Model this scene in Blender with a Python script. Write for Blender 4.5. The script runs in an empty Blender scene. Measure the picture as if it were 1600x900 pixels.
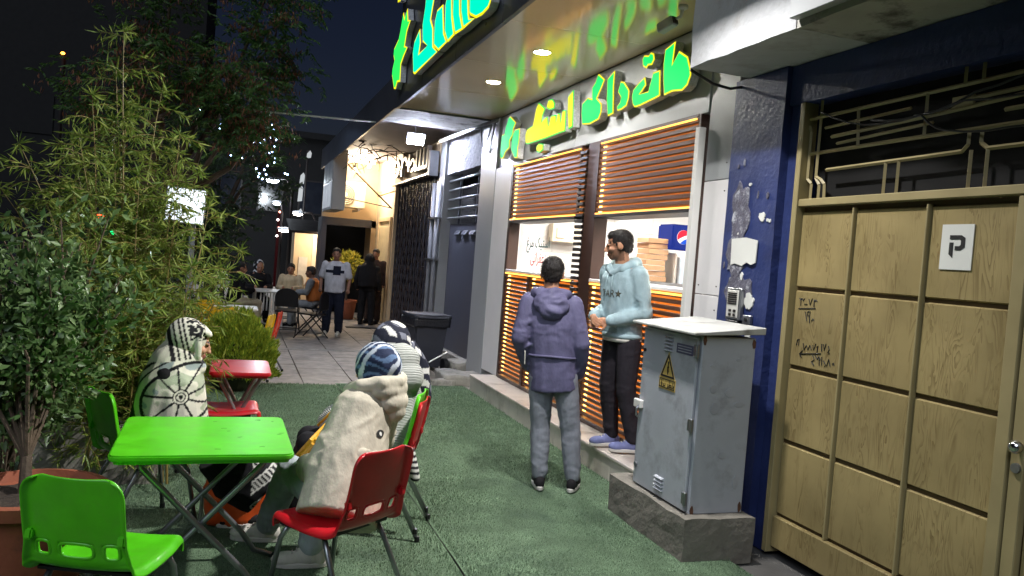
import bpy, bmesh, math, random
import numpy as np
from mathutils import Vector, Matrix, Euler, noise
from mathutils.bvhtree import BVHTree

# ------------------------------------------------------------------ camera, sky, light, exposure
SC = bpy.context.scene
COL = SC.collection
R = math.radians
YAW, PITCH, ROLL, FPX = 0.336745, 0.0357829, 0.0772463, 1243.33
cy, sy, cp, sp = math.cos(YAW), math.sin(YAW), math.cos(PITCH), math.sin(PITCH)
fwd = Vector((sy*cp, cy*cp, -sp)); rgt = Vector((cy, -sy, 0)); upv = rgt.cross(fwd)
r2 = math.cos(ROLL)*rgt + math.sin(ROLL)*upv
u2 = -math.sin(ROLL)*rgt + math.cos(ROLL)*upv
cam_d = bpy.data.cameras.new('camera'); cam = bpy.data.objects.new('camera', cam_d); COL.objects.link(cam)
cam_d.sensor_width = 36; cam_d.lens = FPX/1600*36; cam_d.clip_start = .05; cam_d.clip_end = 600
cam.matrix_world = Matrix(((r2.x, u2.x, -fwd.x, 0), (r2.y, u2.y, -fwd.y, 0), (r2.z, u2.z, -fwd.z, 1.7), (0, 0, 0, 1)))
SC.camera = cam

W = bpy.data.worlds.new('World'); SC.world = W; W.use_nodes = True
wn = W.node_tree.nodes; wl = W.node_tree.links
bg = wn['Background']
sky = wn.new('ShaderNodeTexSky'); sky.sky_type = 'NISHITA'; sky.sun_disc = False
sky.sun_elevation = R(-2.0); sky.sun_rotation = R(20); sky.altitude = 1200
tint = wn.new('ShaderNodeMix'); tint.data_type = 'RGBA'; tint.blend_type = 'MULTIPLY'; tint.inputs[0].default_value = 1
tint.inputs[7].default_value = (.55, .72, 1.35, 1)          # city night air: bluer than clear twilight
wl.new(sky.outputs[0], tint.inputs[6]); wl.new(tint.outputs[2], bg.inputs[0]); bg.inputs[1].default_value = 0.02
sun_d = bpy.data.lights.new('fill_sun', 'SUN'); sun_d.energy = 0.62; sun_d.angle = R(40); sun_d.color = (.8, .88, 1)  # added soft fill from behind the camera, brightens facade, trees and turf
sun = bpy.data.objects.new('fill_sun', sun_d); COL.objects.link(sun); sun.rotation_euler = (R(48), 0, R(-42))

SC.view_settings.view_transform = 'Standard'; SC.view_settings.look = 'None'
SC.view_settings.exposure = 1.0; SC.view_settings.gamma = 1.0; SC.view_settings.use_curve_mapping = False
SC.render.engine = 'CYCLES'
SC.cycles.use_denoising = True
try: SC.cycles.denoiser = 'OPENIMAGEDENOISE'
except Exception: pass
SC.cycles.max_bounces = 7; SC.cycles.diffuse_bounces = 3; SC.cycles.glossy_bounces = 3
SC.cycles.transmission_bounces = 4; SC.cycles.transparent_max_bounces = 8
SC.cycles.sample_clamp_indirect = 4.0; SC.cycles.caustics_reflective = False; SC.cycles.caustics_refractive = False
SC.cycles.use_light_tree = True

# ------------------------------------------------------------------ materials
def lin(c):
    c = c/255.0
    return c/12.92 if c <= .04045 else ((c+.055)/1.055)**2.4
def L3(rgb): return tuple(lin(x) for x in rgb)
MATS = {}
def M(name, rgb, rough=.6, metal=0., var=.18, vs=5., bump=0., bs=60., emit=0., ecol=None, spec=.5, stain=None, ss=2., coat=0., stretch=None, attr=False, fine=0.):
    """rgb in sRGB 0-255 reflectance; a noise field always varies it a little"""
    m = bpy.data.materials.new(name); m.use_nodes = True
    n = m.node_tree.nodes; l = m.node_tree.links; b = n['Principled BSDF']
    c = L3(rgb)
    tc = n.new('ShaderNodeTexCoord'); src = tc.outputs['Object']
    if stretch:
        mp = n.new('ShaderNodeMapping'); mp.inputs['Scale'].default_value = stretch
        l.new(src, mp.inputs[0]); src = mp.outputs[0]
    nz = n.new('ShaderNodeTexNoise'); nz.inputs['Scale'].default_value = vs; nz.inputs['Detail'].default_value = 6
    l.new(src, nz.inputs['Vector'])
    rp = n.new('ShaderNodeMapRange'); rp.inputs[1].default_value = .3; rp.inputs[2].default_value = .7
    rp.inputs[3].default_value = 1-var; rp.inputs[4].default_value = 1+var*.6
    l.new(nz.outputs[0], rp.inputs[0])
    hs = n.new('ShaderNodeHueSaturation')
    if attr:
        at = n.new('ShaderNodeAttribute'); at.attribute_name = 'paint'; l.new(at.outputs[0], hs.inputs['Color'])
    else:
        hs.inputs['Color'].default_value = (*c, 1)
    l.new(rp.outputs[0], hs.inputs['Value'])
    out = hs.outputs[0]
    if stain:
        n2 = n.new('ShaderNodeTexNoise'); n2.inputs['Scale'].default_value = ss; n2.inputs['Detail'].default_value = 8; n2.inputs['Roughness'].default_value = .7
        l.new(src, n2.inputs['Vector'])
        r3 = n.new('ShaderNodeMapRange'); r3.inputs[1].default_value = .52; r3.inputs[2].default_value = .66; l.new(n2.outputs[0], r3.inputs[0])
        mx = n.new('ShaderNodeMix'); mx.data_type = 'RGBA'; mx.inputs[7].default_value = (*L3(stain), 1)
        l.new(r3.outputs[0], mx.inputs[0]); l.new(out, mx.inputs[6]); out = mx.outputs[2]
    l.new(out, b.inputs['Base Color'])
    b.inputs['Roughness'].default_value = rough; b.inputs['Metallic'].default_value = metal
    b.inputs['Specular IOR Level'].default_value = spec
    if coat: b.inputs['Coat Weight'].default_value = coat; b.inputs['Coat Roughness'].default_value = .15
    # roughness breakup
    rr = n.new('ShaderNodeMapRange'); rr.inputs[3].default_value = max(.02, rough-.08); rr.inputs[4].default_value = min(1, rough+.1)
    l.new(nz.outputs[0], rr.inputs[0]); l.new(rr.outputs[0], b.inputs['Roughness'])
    if bump:
        n3 = n.new('ShaderNodeTexNoise'); n3.inputs['Scale'].default_value = bs; n3.inputs['Detail'].default_value = 4
        l.new(src, n3.inputs['Vector'])
        bp = n.new('ShaderNodeBump'); bp.inputs['Strength'].default_value = bump; bp.inputs['Distance'].default_value = .01
        l.new(n3.outputs[0], bp.inputs['Height']); l.new(bp.outputs[0], b.inputs['Normal'])
    if emit:
        b.inputs['Emission Color'].default_value = (*(ecol or c), 1); b.inputs['Emission Strength'].default_value = emit
    MATS[name] = m
    return m

def glass_mat(name, tint=(1, 1, 1), rough=.02, fac=.9):
    m = bpy.data.materials.new(name); m.use_nodes = True
    n = m.node_tree.nodes; l = m.node_tree.links; n.remove(n['Principled BSDF'])
    t = n.new('ShaderNodeBsdfTransparent'); t.inputs[0].default_value = (*tint, 1)
    g = n.new('ShaderNodeBsdfGlossy'); g.inputs['Roughness'].default_value = rough
    lw = n.new('ShaderNodeLayerWeight'); pw = n.new('ShaderNodeMath'); pw.operation = 'POWER'; pw.inputs[1].default_value = 5; l.new(lw.outputs['Facing'], pw.inputs[0])
    fr = n.new('ShaderNodeMath'); fr.operation = 'MULTIPLY_ADD'; fr.inputs[1].default_value = .9; fr.inputs[2].default_value = .04; l.new(pw.outputs[0], fr.inputs[0])
    mx = n.new('ShaderNodeMixShader'); l.new(fr.outputs[0], mx.inputs[0]); l.new(t.outputs[0], mx.inputs[1]); l.new(g.outputs[0], mx.inputs[2])
    l.new(mx.outputs[0], n['Material Output'].inputs[0])
    return m

def leaf_mat(name, c1, c2, rough=.5, trans=.25):
    """foliage: colour differs from leaf to leaf (random per island), a little light passes through"""
    m = bpy.data.materials.new(name); m.use_nodes = True
    n = m.node_tree.nodes; l = m.node_tree.links; b = n['Principled BSDF']
    g = n.new('ShaderNodeNewGeometry'); mx = n.new('ShaderNodeMix'); mx.data_type = 'RGBA'
    mx.inputs[6].default_value = (*L3(c1), 1); mx.inputs[7].default_value = (*L3(c2), 1)
    l.new(g.outputs['Random Per Island'], mx.inputs[0]); l.new(mx.outputs[2], b.inputs['Base Color'])
    b.inputs['Roughness'].default_value = rough; b.inputs['Specular IOR Level'].default_value = .35
    tr = n.new('ShaderNodeBsdfTranslucent'); l.new(mx.outputs[2], tr.inputs[0])
    ms = n.new('ShaderNodeMixShader'); ms.inputs[0].default_value = trans
    l.new(b.outputs[0], ms.inputs[1]); l.new(tr.outputs[0], ms.inputs[2]); l.new(ms.outputs[0], n['Material Output'].inputs[0])
    return m

def emit_mat(name, rgb, strength):
    m = bpy.data.materials.new(name); m.use_nodes = True
    n = m.node_tree.nodes; b = n['Principled BSDF']
    b.inputs['Base Color'].default_value = (*[x*.06 for x in L3(rgb)], 1); b.inputs['Roughness'].default_value = .6; b.inputs['Specular IOR Level'].default_value = .05
    b.inputs['Emission Color'].default_value = (*L3(rgb), 1); b.inputs['Emission Strength'].default_value = strength
    return m

# ------------------------------------------------------------------ mesh builder
class B:
    def __init__(s): s.v = []; s.f = []
    def add(s, v, f):
        o = len(s.v); s.v += [tuple(p) for p in v]; s.f += [tuple(i+o for i in q) for q in f]; return s
    def box(s, x0, x1, y0, y1, z0, z1):
        return s.add([(x0,y0,z0),(x1,y0,z0),(x1,y1,z0),(x0,y1,z0),(x0,y0,z1),(x1,y0,z1),(x1,y1,z1),(x0,y1,z1)],
                     [(0,3,2,1),(4,5,6,7),(0,1,5,4),(1,2,6,5),(2,3,7,6),(3,0,4,7)])
    def cbox(s, c, size, rot=None):
        a = B().box(-size[0]/2,size[0]/2,-size[1]/2,size[1]/2,-size[2]/2,size[2]/2)
        m = Matrix.Translation(c) @ ((Euler(rot).to_matrix().to_4x4()) if rot is not None else Matrix())
        return s.add([m @ Vector(p) for p in a.v], a.f)
    def tube(s, pts, r, n=8, cap=True, flat=None):
        pts = [Vector(p) for p in pts]; k = len(pts)
        rs = [r]*k if isinstance(r, (int, float)) else list(r)
        v = []; prev = None
        for i in range(k):
            t = (pts[min(i+1,k-1)]-pts[max(i-1,0)])
            if t.length < 1e-9: t = Vector((0,0,1))
            t.normalize()
            if prev is None:
                ref = Vector((0,0,1)) if abs(t.z) < .9 else Vector((1,0,0))
                a = t.cross(ref).normalized()
            else:
                a = prev - t*prev.dot(t)
                a = a.normalized() if a.length > 1e-6 else t.orthogonal().normalized()
            b = t.cross(a); prev = a
            for j in range(n):
                th = 2*math.pi*j/n
                v.append(pts[i] + (a*math.cos(th)+b*math.sin(th)*(flat or 1))*rs[i])
        f = [(i*n+j, i*n+(j+1)%n, (i+1)*n+(j+1)%n, (i+1)*n+j) for i in range(k-1) for j in range(n)]
        if cap: f += [tuple(range(n-1,-1,-1)), tuple((k-1)*n+j for j in range(n))]
        return s.add(v, f)
    def prism(s, poly, axis, a0, a1):
        def p3(p, a): return (a,p[0],p[1]) if axis == 'x' else ((p[0],a,p[1]) if axis == 'y' else (p[0],p[1],a))
        n = len(poly)
        return s.add([p3(p,a0) for p in poly]+[p3(p,a1) for p in poly],
                     [tuple(range(n-1,-1,-1)), tuple(range(n,2*n))]+[(i,(i+1)%n,n+(i+1)%n,n+i) for i in range(n)])
    def lathe(s, prof, c=(0,0,0), n=20, cap=True):
        v = [(c[0]+r*math.cos(2*math.pi*j/n), c[1]+r*math.sin(2*math.pi*j/n), c[2]+z) for r, z in prof for j in range(n)]
        k = len(prof)
        f = [(i*n+j, i*n+(j+1)%n, (i+1)*n+(j+1)%n, (i+1)*n+j) for i in range(k-1) for j in range(n)]
        if cap: f += [tuple(range(n-1,-1,-1)), tuple((k-1)*n+j for j in range(n))]
        return s.add(v, f)
    def ell(s, c, r, rot=None, nu=14, nv=9):
        m = Matrix.Translation(c) @ ((rot if isinstance(rot, Matrix) else Euler(rot).to_matrix()).to_4x4() if rot is not None else Matrix())
        prof = [(math.sin(math.pi*i/(nv-1)), -math.cos(math.pi*i/(nv-1))) for i in range(nv)]
        prof[0] = (.02, -1); prof[-1] = (.02, 1)
        a = B().lathe(prof, n=nu)
        return s.add([m @ Vector((p[0]*r[0], p[1]*r[1], p[2]*r[2])) for p in a.v], a.f)
    def loft(s, rings):
        """rings: (centre, half width along x-ish, half depth, up vector or None) -> closed elliptical loft along the centres"""
        k = len(rings); n = 16; v = []
        cs = [Vector(r[0]) for r in rings]
        for i, r in enumerate(rings):
            t = (cs[min(i+1,k-1)]-cs[max(i-1,0)]).normalized()
            side = Vector(r[3]) if len(r) > 3 else Vector((1,0,0))
            side = (side - t*side.dot(t)).normalized(); dep = t.cross(side)
            for j in range(n):
                th = 2*math.pi*j/n
                ca, sa = math.cos(th), math.sin(th)
                ca = math.copysign(abs(ca)**.85, ca); sa = math.copysign(abs(sa)**.85, sa)
                v.append(cs[i] + side*ca*r[1] + dep*sa*r[2])
        f = [(i*n+j, i*n+(j+1)%n, (i+1)*n+(j+1)%n, (i+1)*n+j) for i in range(k-1) for j in range(n)]
        f += [tuple(range(n-1,-1,-1)), tuple((k-1)*n+j for j in range(n))]
        return s.add(v, f)
    def mesh(s, name, bevel=0, seg=1, smooth=False):
        me = bpy.data.meshes.new(name); me.from_pydata(s.v, [], s.f)
        bm = bmesh.new(); bm.from_mesh(me)
        bmesh.ops.recalc_face_normals(bm, faces=bm.faces)
        if bevel:
            es = [e for e in bm.edges if len(e.link_faces) == 2 and e.calc_face_angle(0) > .5]
            bmesh.ops.bevel(bm, geom=es, offset=bevel, segments=seg, affect='EDGES', clamp_overlap=True)
        bm.to_mesh(me); bm.free()
        if smooth: me.polygons.foreach_set('use_smooth', [True]*len(me.polygons))
        return me

LOCAL = set()
def thing(name, label, cat, loc=(0,0,0), rz=0., group=None, local=False):
    o = bpy.data.objects.new(name, None); COL.objects.link(o)
    o.empty_display_size = .1; o.location = loc; o.rotation_euler = (0,0,rz)
    o['label'] = label; o['category'] = cat
    if group: o['group'] = group
    if local: LOCAL.add(o.name)
    return o
def basis(o): return Matrix.Translation(o.location) @ o.rotation_euler.to_matrix().to_4x4()
def link(name, me, mat, parent=None):
    o = bpy.data.objects.new(name, me); COL.objects.link(o)
    if mat is not None and len(me.materials) == 0:
        me.materials.append(mat)
    if parent is not None:
        o.parent = parent
        if parent.type == 'EMPTY' and parent.name not in LOCAL:
            o.matrix_parent_inverse = basis(parent).inverted()
    return o
def put(b, name, mat, parent=None, bevel=0, smooth=False, seg=1):
    return link(name, b.mesh(name, bevel, seg, smooth), mat, parent)
def tag(o, label, cat, group=None):
    o['label'] = label; o['category'] = cat
    if group: o['group'] = group
    return o
def struct(o): o['kind'] = 'structure'; return o
def dup(root, loc, rz, label=None):
    r = root.copy(); COL.objects.link(r); r.location = loc; r.rotation_euler = (0,0,rz)
    if label: r['label'] = label
    LOCAL.add(r.name)
    for ch in root.children:
        c = ch.copy(); COL.objects.link(c); c.parent = r
        for g in ch.children:
            d = g.copy(); COL.objects.link(d); d.parent = c
    return r
def autosmooth(o, ang=35):
    me = o.data
    me.polygons.foreach_set('use_smooth', [True]*len(me.polygons))
    me.set_sharp_from_angle(angle=R(ang))
    return o
def text_mesh(body, size=1., extrude=0.):
    """lettering as a mesh in the xy plane, centred; right-to-left words come in visual order"""
    c = bpy.data.curves.new('lettering', 'FONT'); c.body = body; c.size = size; c.extrude = extrude
    c.align_x = 'CENTER'; c.align_y = 'CENTER'; c.resolution_u = 3
    o = bpy.data.objects.new('lettering', c); COL.objects.link(o)
    me = bpy.data.meshes.new_from_object(o.evaluated_get(bpy.context.evaluated_depsgraph_get()))
    bpy.data.objects.remove(o); bpy.data.curves.remove(c)
    return me
def put_text(name, body, size, mat, parent, o, right, up, extrude=.0008, squash=1., bold=0):
    me = text_mesh(body, size, extrude)
    right = Vector(right).normalized(); up = Vector(up).normalized(); nrm = right.cross(up)
    m = Matrix.Translation(o) @ Matrix((right, up, nrm)).transposed().to_4x4() @ Matrix.Diagonal((squash,1,1,1))
    me.transform(m); me.materials.clear()
    ob = link(name, me, mat, parent)
    if bold:
        pass
    return ob

# ------------------------------------------------------------------ palette
random.seed(7); np.random.seed(7)
m_asphalt = M('asphalt', (62,62,66), .85, bump=.4, bs=90)
m_concrete = M('concrete', (150,146,138), .8, var=.25, bump=.5, bs=35, stain=(96,92,88), ss=3)
m_joint = M('joint_mortar', (82,80,78), .9, bump=.3)
m_paver = M('paver_stone', (150,142,134), .75, var=.25, vs=7, bump=.35, bs=80, stain=(110,104,100), ss=2.2)
m_white_alu = M('white_composite_panel', (226,222,222), .38, var=.06, vs=2)
m_grey_alu = M('grey_composite_panel', (160,162,164), .36, var=.08, vs=2)
m_soffit = M('glossy_soffit_panel', (234,212,176), .09, var=.05, vs=1.5, spec=.9, coat=.6)
m_fascia = M('dark_fascia_panel', (66,68,78), .3, var=.08, vs=1.5)
m_brown = M('brown_aluminium', (58,36,28), .38, var=.12, vs=8)
m_dark = M('dark_frame', (34,28,28), .4, var=.1)
m_slat = M('brown_slat', (92,58,42), .42, var=.2, vs=9, stretch=(1,.3,6))
m_marble = M('step_stone', (206,196,186), .3, var=.12, vs=4, stain=(170,158,150), ss=3)
m_wtile = M('white_wall_tile', (226,226,224), .2, var=.03)
m_white = M('white_paint', (215,213,208), .5, var=.06)
m_plaster = M('whitewashed_plaster', (168,169,172), .85, var=.12, vs=3, bump=.8, bs=14, stain=(150,148,146), ss=4)
m_beam = M('stained_concrete_soffit', (158,156,150), .85, var=.15, vs=3, bump=.6, bs=22, stain=(84,80,76), ss=3.3)
m_blue = M('chipped_blue_paint', (42,54,102), .5, var=.15, vs=3, bump=.35, bs=30, stain=(36,45,86), ss=2.4)
m_bluechip = M('bare_scraped_patch', (92,90,104), .8, var=.35, vs=22, bump=.6, bs=60, stain=(180,182,190), ss=14)
m_steel = M('galvanised_steel', (150,152,156), .35, .9, var=.15)
m_grey_metal = M('grey_cabinet_paint', (168,172,180), .45, var=.12, vs=3, bump=.12, bs=12, stain=(146,148,154), ss=3)
m_darkdoor = M('dark_grey_door_paint', (70,72,84), .45, var=.12, vs=2)
m_unlit = M('unlit_depth_black', (7,7,8), .9)  # near-black colour stands in for unlit depth behind openings
m_black = M('black_plastic', (22,22,24), .45, var=.1)
m_ceiling2 = M('grey_painted_ceiling', (150,140,140), .8, var=.15, vs=1.5, bump=.3, bs=10)
m_cream = M('cream_wall_panel', (226,214,190), .45, var=.08, vs=1.5)
m_tan = M('tan_plaster', (208,182,146), .7, var=.12, vs=3)
m_glass = glass_mat('window_glass')
m_ink = M('black_ink', (24,24,24), .6, var=.05)
m_paper = M('white_paper', (214,214,208), .7, var=.06)

# warm LED strips
m_led = emit_mat('amber_led_strip', (255,188,88), 5.0)
m_led_hot = emit_mat('amber_led_strip_bright', (255,184,84), 6.5)

# ------------------------------------------------------------------ ground
g = B(); N = 24
g.add([(-250,-60,-.16),(250,-60,-.16),(250,400,-.16),(-250,400,-.16)], [(0,1,2,3)])
struct(put(g, 'ground', m_asphalt))
pav = struct(put(B().box(-1.55,3.7,-3,60,-.15,-.03), 'pavement', m_joint))
struct(put(B().box(-1.75,-1.56,-3,60,-.15,.01), 'kerb', m_concrete, bevel=.015))
# stone pavers, longer along the street, joints staggered
yb = 9.80; row = 0
xs0 = [-1.5,-.62,.20,.88,1.50,2.18,2.80,3.45]
for i in range(len(xs0)-1):
    y = yb + (0 if i % 2 else -.0)
    first = True
    while y < 21:
        ln = random.choice([.62,.78,.9,1.05]) if not first else random.uniform(.4,1.0)
        first = False
        dz = random.uniform(-.004,.003)
        put(B().box(xs0[i]+.006, xs0[i+1]-.006, y+.006, min(y+ln,21)-.006, -.05, dz), 'paver', m_paver, pav, bevel=.004)
        y += ln
put(B().box(-1.5,3.45,21,60,-.05,-.002), 'far_paving', m_paver, pav)
put(B().box(.4,3.2,13.02,13.16,-.04,.006), 'threshold_strip', m_concrete, pav, bevel=.004)

# artificial turf in two rolls with a visible seam
def turf_mat():
    m = M('artificial_turf', (104,126,100), .9, var=.35, vs=3.5, bump=1., bs=260, spec=.15, stain=(80,98,80), ss=1.3)
    n = m.node_tree.nodes; l = m.node_tree.links
    nz = n.new('ShaderNodeTexNoise'); nz.inputs['Scale'].default_value = 140; nz.inputs['Detail'].default_value = 3
    tc = [x for x in n if x.type == 'TEX_COORD'][0]; l.new(tc.outputs['Object'], nz.inputs['Vector'])
    bs = n['Principled BSDF']; src = bs.inputs['Base Color'].links[0].from_socket
    mr = n.new('ShaderNodeMapRange'); mr.inputs[1].default_value=.3; mr.inputs[2].default_value=.7; mr.inputs[3].default_value=.5; mr.inputs[4].default_value=1.5
    l.new(nz.outputs[0], mr.inputs[0])
    mx = n.new('ShaderNodeMix'); mx.data_type='RGBA'; mx.blend_type='MULTIPLY'; mx.inputs[0].default_value=1
    l.new(src, mx.inputs[6]); l.new(mr.outputs[0], mx.inputs[7]); l.new(mx.outputs[2], bs.inputs['Base Color'])
    return m
m_turf = turf_mat()
def turf(x0, x1, y0, y1, wob):
    nx, ny = 24, 90; v = []; f = []
    for j in range(ny+1):
        for i in range(nx+1):
            x = x0+(x1-x0)*i/nx; y = y0+(y1-y0)*j/ny
            if i == (nx if wob > 0 else 0): x += .012*noise.noise((y*1.3, wob, 0))
            if j == ny: y += .05*noise.noise((x*2.1, 3.1, 0))
            z = .012+.006*noise.noise((x*1.2, y*1.2, 5))
            if i in (0,nx) or j in (0,ny): z -= .008
            v.append((x,y,z))
    for j in range(ny):
        for i in range(nx):
            a = j*(nx+1)+i; f.append((a,a+1,a+nx+2,a+nx+1))
    b = B(); b.add(v, f); o = put(b, 'artificial_turf', m_turf, smooth=True); struct(o); return o
ta = turf(-1.5, 1.250, -1.5, 9.82, 1); tb_ = turf(1.258, 2.9, -1.5, 9.95, -1)
# the pile: short upright fibres, thinner with distance
def pile(x0, x1, n, seed, parent):
    rg = np.random.default_rng(seed)
    y = 3.0+(9.8-3.0)*rg.random(n)**1.6; x = rg.uniform(x0, x1, n); h = rg.uniform(.007,.015,n)*(1+.12*(y-3)); w = .0022*(1+.16*(y-3))
    a = rg.uniform(0, math.pi, n); lx = rg.normal(0,.004,n); ly = rg.normal(0,.004,n)
    z0 = np.full(n,.006)
    v = np.stack([np.stack([x-np.cos(a)*w, y-np.sin(a)*w, z0],1), np.stack([x+np.cos(a)*w, y+np.sin(a)*w, z0],1), np.stack([x+lx, y+ly, z0+h+.004],1)],1).reshape(-1,3)
    me = bpy.data.meshes.new('turf_pile'); me.vertices.add(len(v)); me.vertices.foreach_set('co', v.astype(np.float32).ravel())
    me.loops.add(3*n); me.loops.foreach_set('vertex_index', np.arange(3*n,dtype=np.int32)); me.polygons.add(n); me.polygons.foreach_set('loop_start', np.arange(0,3*n,3,dtype=np.int32)); me.update(calc_edges=True)
    o = link('turf_pile', me, m_fibre, parent); o['kind'] = 'stuff'
m_fibre = leaf_mat('turf_fibre', (92,116,90), (130,150,122), .8, .1)
pile(-1.4, 1.24, 110000, 1, ta); pile(1.27, 2.89, 90000, 2, tb_)

# ------------------------------------------------------------------ hot dog shop
shop = thing('fast_food_shop', 'snack shop front with glowing brown slat shutters and lit serving windows', 'shop', (3.25,7.5,0))
# raised step: riser tiles and tread slabs
ys = [4.80,5.62,6.44,7.26,8.08,8.90,9.62]
put(B().box(2.925,3.32,4.80,9.615,.0,.185), 'step_core', m_joint, shop)
for a, b_ in zip(ys[:-1], ys[1:]):
    put(B().box(2.885,3.32,a+.002,b_-.002,.187,.212), 'tread_slab', m_marble, shop, bevel=.004)
    put(B().box(2.90,2.924,a+.002,b_-.002,-.01,.185), 'riser_tile', m_marble, shop, bevel=.002)
# pilasters
put(B().box(3.20,3.60,9.50,10.14,.213,2.885), 'white_pilaster', m_white_alu, shop, bevel=.004)
put(B().box(3.235,3.60,4.785,5.132,0,1.55), 'cladding_panel', m_white_alu, shop, bevel=.003)
put(B().box(3.235,3.60,4.785,5.132,1.556,2.38), 'cladding_panel', m_white_alu, shop, bevel=.003)
put(B().box(3.235,3.60,4.785,5.132,2.386,3.56), 'cladding_panel', m_grey_alu, shop, bevel=.003)
for y, z in ((4.86,1.62),(4.86,2.30),(5.09,1.62),(4.86,1.45),(4.86,2.50)):
    put(B().tube([(3.23,y,z),(3.24,y,z)], .005, 8), 'rivet', m_dark, shop)
put(B().box(3.16,3.22,5.140,5.192,.213,2.78), 'white_jamb', m_white, shop, bevel=.004)
put(B().box(3.20,3.60,10.16,10.86,0,3.57), 'grey_pier', m_grey_alu, shop, bevel=.004)
# sign board above the shutters
put(B().box(3.225,3.60,5.138,7.60,2.895,3.565), 'sign_board', m_grey_alu, shop, bevel=.003)
put(B().box(3.225,3.60,7.606,10.14,2.895,3.565), 'sign_board', m_grey_alu, shop, bevel=.003)
# window frame
fr = B(); fr.box(3.20,3.34,9.42,9.498,.213,2.89)
put(fr, 'window_jamb', m_brown, shop, bevel=.004)
put(B().box(3.205,3.34,5.198,5.234,.213,2.89), 'window_jamb', m_brown, shop, bevel=.004)
put(B().box(3.20,3.34,6.93,7.18,.213,2.89), 'window_post', m_brown, shop, bevel=.004)
put(B().box(3.27,3.34,7.19,7.36,.213,2.89), 'window_post', m_dark, shop, bevel=.004)
short = B().box(3.185,3.268,7.185,7.36,0,.034).mesh('slat', .004)
for k in range(46):
    o = link('slat', short, m_dark, shop); o.location.z = .25+k*.0565
for (y0,y1) in ((5.236,6.93),(7.36,9.42)):
    put(B().box(3.20,3.42,y0,y1,2.868,2.893), 'window_head', m_brown, shop)
    put(B().box(3.18,3.46,y0,y1,2.155,2.185), 'shutter_bottom_rail', m_dark, shop, bevel=.004)
    put(B().box(3.19,3.56,y0,y1,1.545,1.575), 'counter_ledge', m_white_alu, shop, bevel=.004)
m_backing = M('warm_brown_backing', (176,116,72), .6, var=.15)
def panel(y0, y1, z0, z1, n, hot, back):
    pitch = (z1-z0)/n
    sl = B().box(3.205,3.232,y0,y1,0,pitch*.68).mesh('slat', .004)
    ld = B().box(3.2345,3.2375,y0+.01,y1-.01,0,.010).mesh('led_strip')
    put(B().box(3.27,3.30,y0,y1,z0,z1), back, m_backing, shop)
    for k in range(n):
        o = link('slat', sl, m_slat, shop); o.location.z = z0+k*pitch+pitch*.32
        o = link('led_strip', ld, hot if not isinstance(hot, list) else None, shop); o.location.z = z0+k*pitch+pitch*.42
m_led_dim = emit_mat('amber_led_strip_dim', (255,186,86), 2.4)
panel(7.36,9.42,2.20,2.865,13,m_led_dim,'shutter_back')
panel(5.236,6.93,2.20,2.865,13,m_led_dim,'shutter_back')
panel(8.62,9.42,.26,1.54,25,m_led,'lower_back')
panel(7.36,8.55,.26,1.54,25,m_led,'lower_back')
panel(5.236,6.93,.26,1.54,25,m_led,'lower_back')
put(B().box(3.19,3.30,8.552,8.618,.213,1.545), 'panel_stile', m_brown, shop, bevel=.004)
put(B().box(3.19,3.30,5.236,6.93,.213,.258), 'bottom_rail', m_brown, shop, bevel=.003)
put(B().box(3.19,3.30,7.36,9.42,.213,.258), 'bottom_rail', m_brown, shop, bevel=.003)
m_led_edge = emit_mat('amber_edge_strip', (255,178,78), 2.0)
# brighter upright strips at the far end of each bay and lines along the shutter bottoms
for y, z0, z1 in ((9.405,2.2,2.86),(6.915,2.2,2.86),(9.405,.28,1.52),(6.915,.28,1.52),(8.535,.28,1.52)):
    put(B().box(3.236,3.262,y-.006,y+.006,z0,z1), 'upright_led_strip', m_led_hot, shop)
for y0, y1 in ((5.25,6.90),(7.38,9.40)):
    put(B().box(3.188,3.202,y0,y1,2.187,2.199), 'edge_led_strip', m_led_edge, shop)
    put(B().box(3.192,3.204,y0,y1,2.852,2.862), 'edge_led_strip', m_led_edge, shop)
    put(B().box(3.185,3.203,y0,y1,1.520,1.536), 'edge_led_strip', m_led_edge, shop)
# serving room behind the window
room = B()
put(B().box(3.42,8.0,4.9,10.9,-.02,.02), 'room_floor', m_paver, shop)
put(B().box(3.42,8.0,4.9,10.15,2.90,2.95), 'room_ceiling', m_white, shop)
put(B().box(7.6,7.7,4.9,10.15,.02,2.9), 'room_back_wall', m_wtile, shop)
put(B().box(3.62,8.0,4.9,4.95,.02,2.9), 'room_near_wall', m_wtile, shop)
put(B().box(3.42,7.6,9.99,10.10,.02,2.9), 'tile_bed', m_joint, shop)
tl = {}
for k in range(5):
    z0 = 1.12+.36*k
    for i in range(-1, 8):
        x0 = 3.42+.60*i + (.3 if k % 2 else 0); x1 = x0+.597
        x0 = max(x0, 3.42); x1 = min(x1, 7.6)
        if x1-x0 < .05: continue
        put(B().box(x0,x1,9.982,9.99,z0,min(z0+.357,2.895)), 'wall_tile', m_wtile, shop, bevel=.002)
put(B().box(4.05,4.9,9.78,9.98,2.40,2.62), 'air_vent', m_cream, shop, bevel=.01)
m_room_lamp = emit_mat('room_lamp', (255,250,240), 48)
for (x,y) in ((4.4,6.3),(4.4,8.6),(6.0,7.4)):
    put(B().box(x-.3,x+.3,y-.3,y+.3,2.885,2.899), 'ceiling_light', m_room_lamp, shop)
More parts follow.
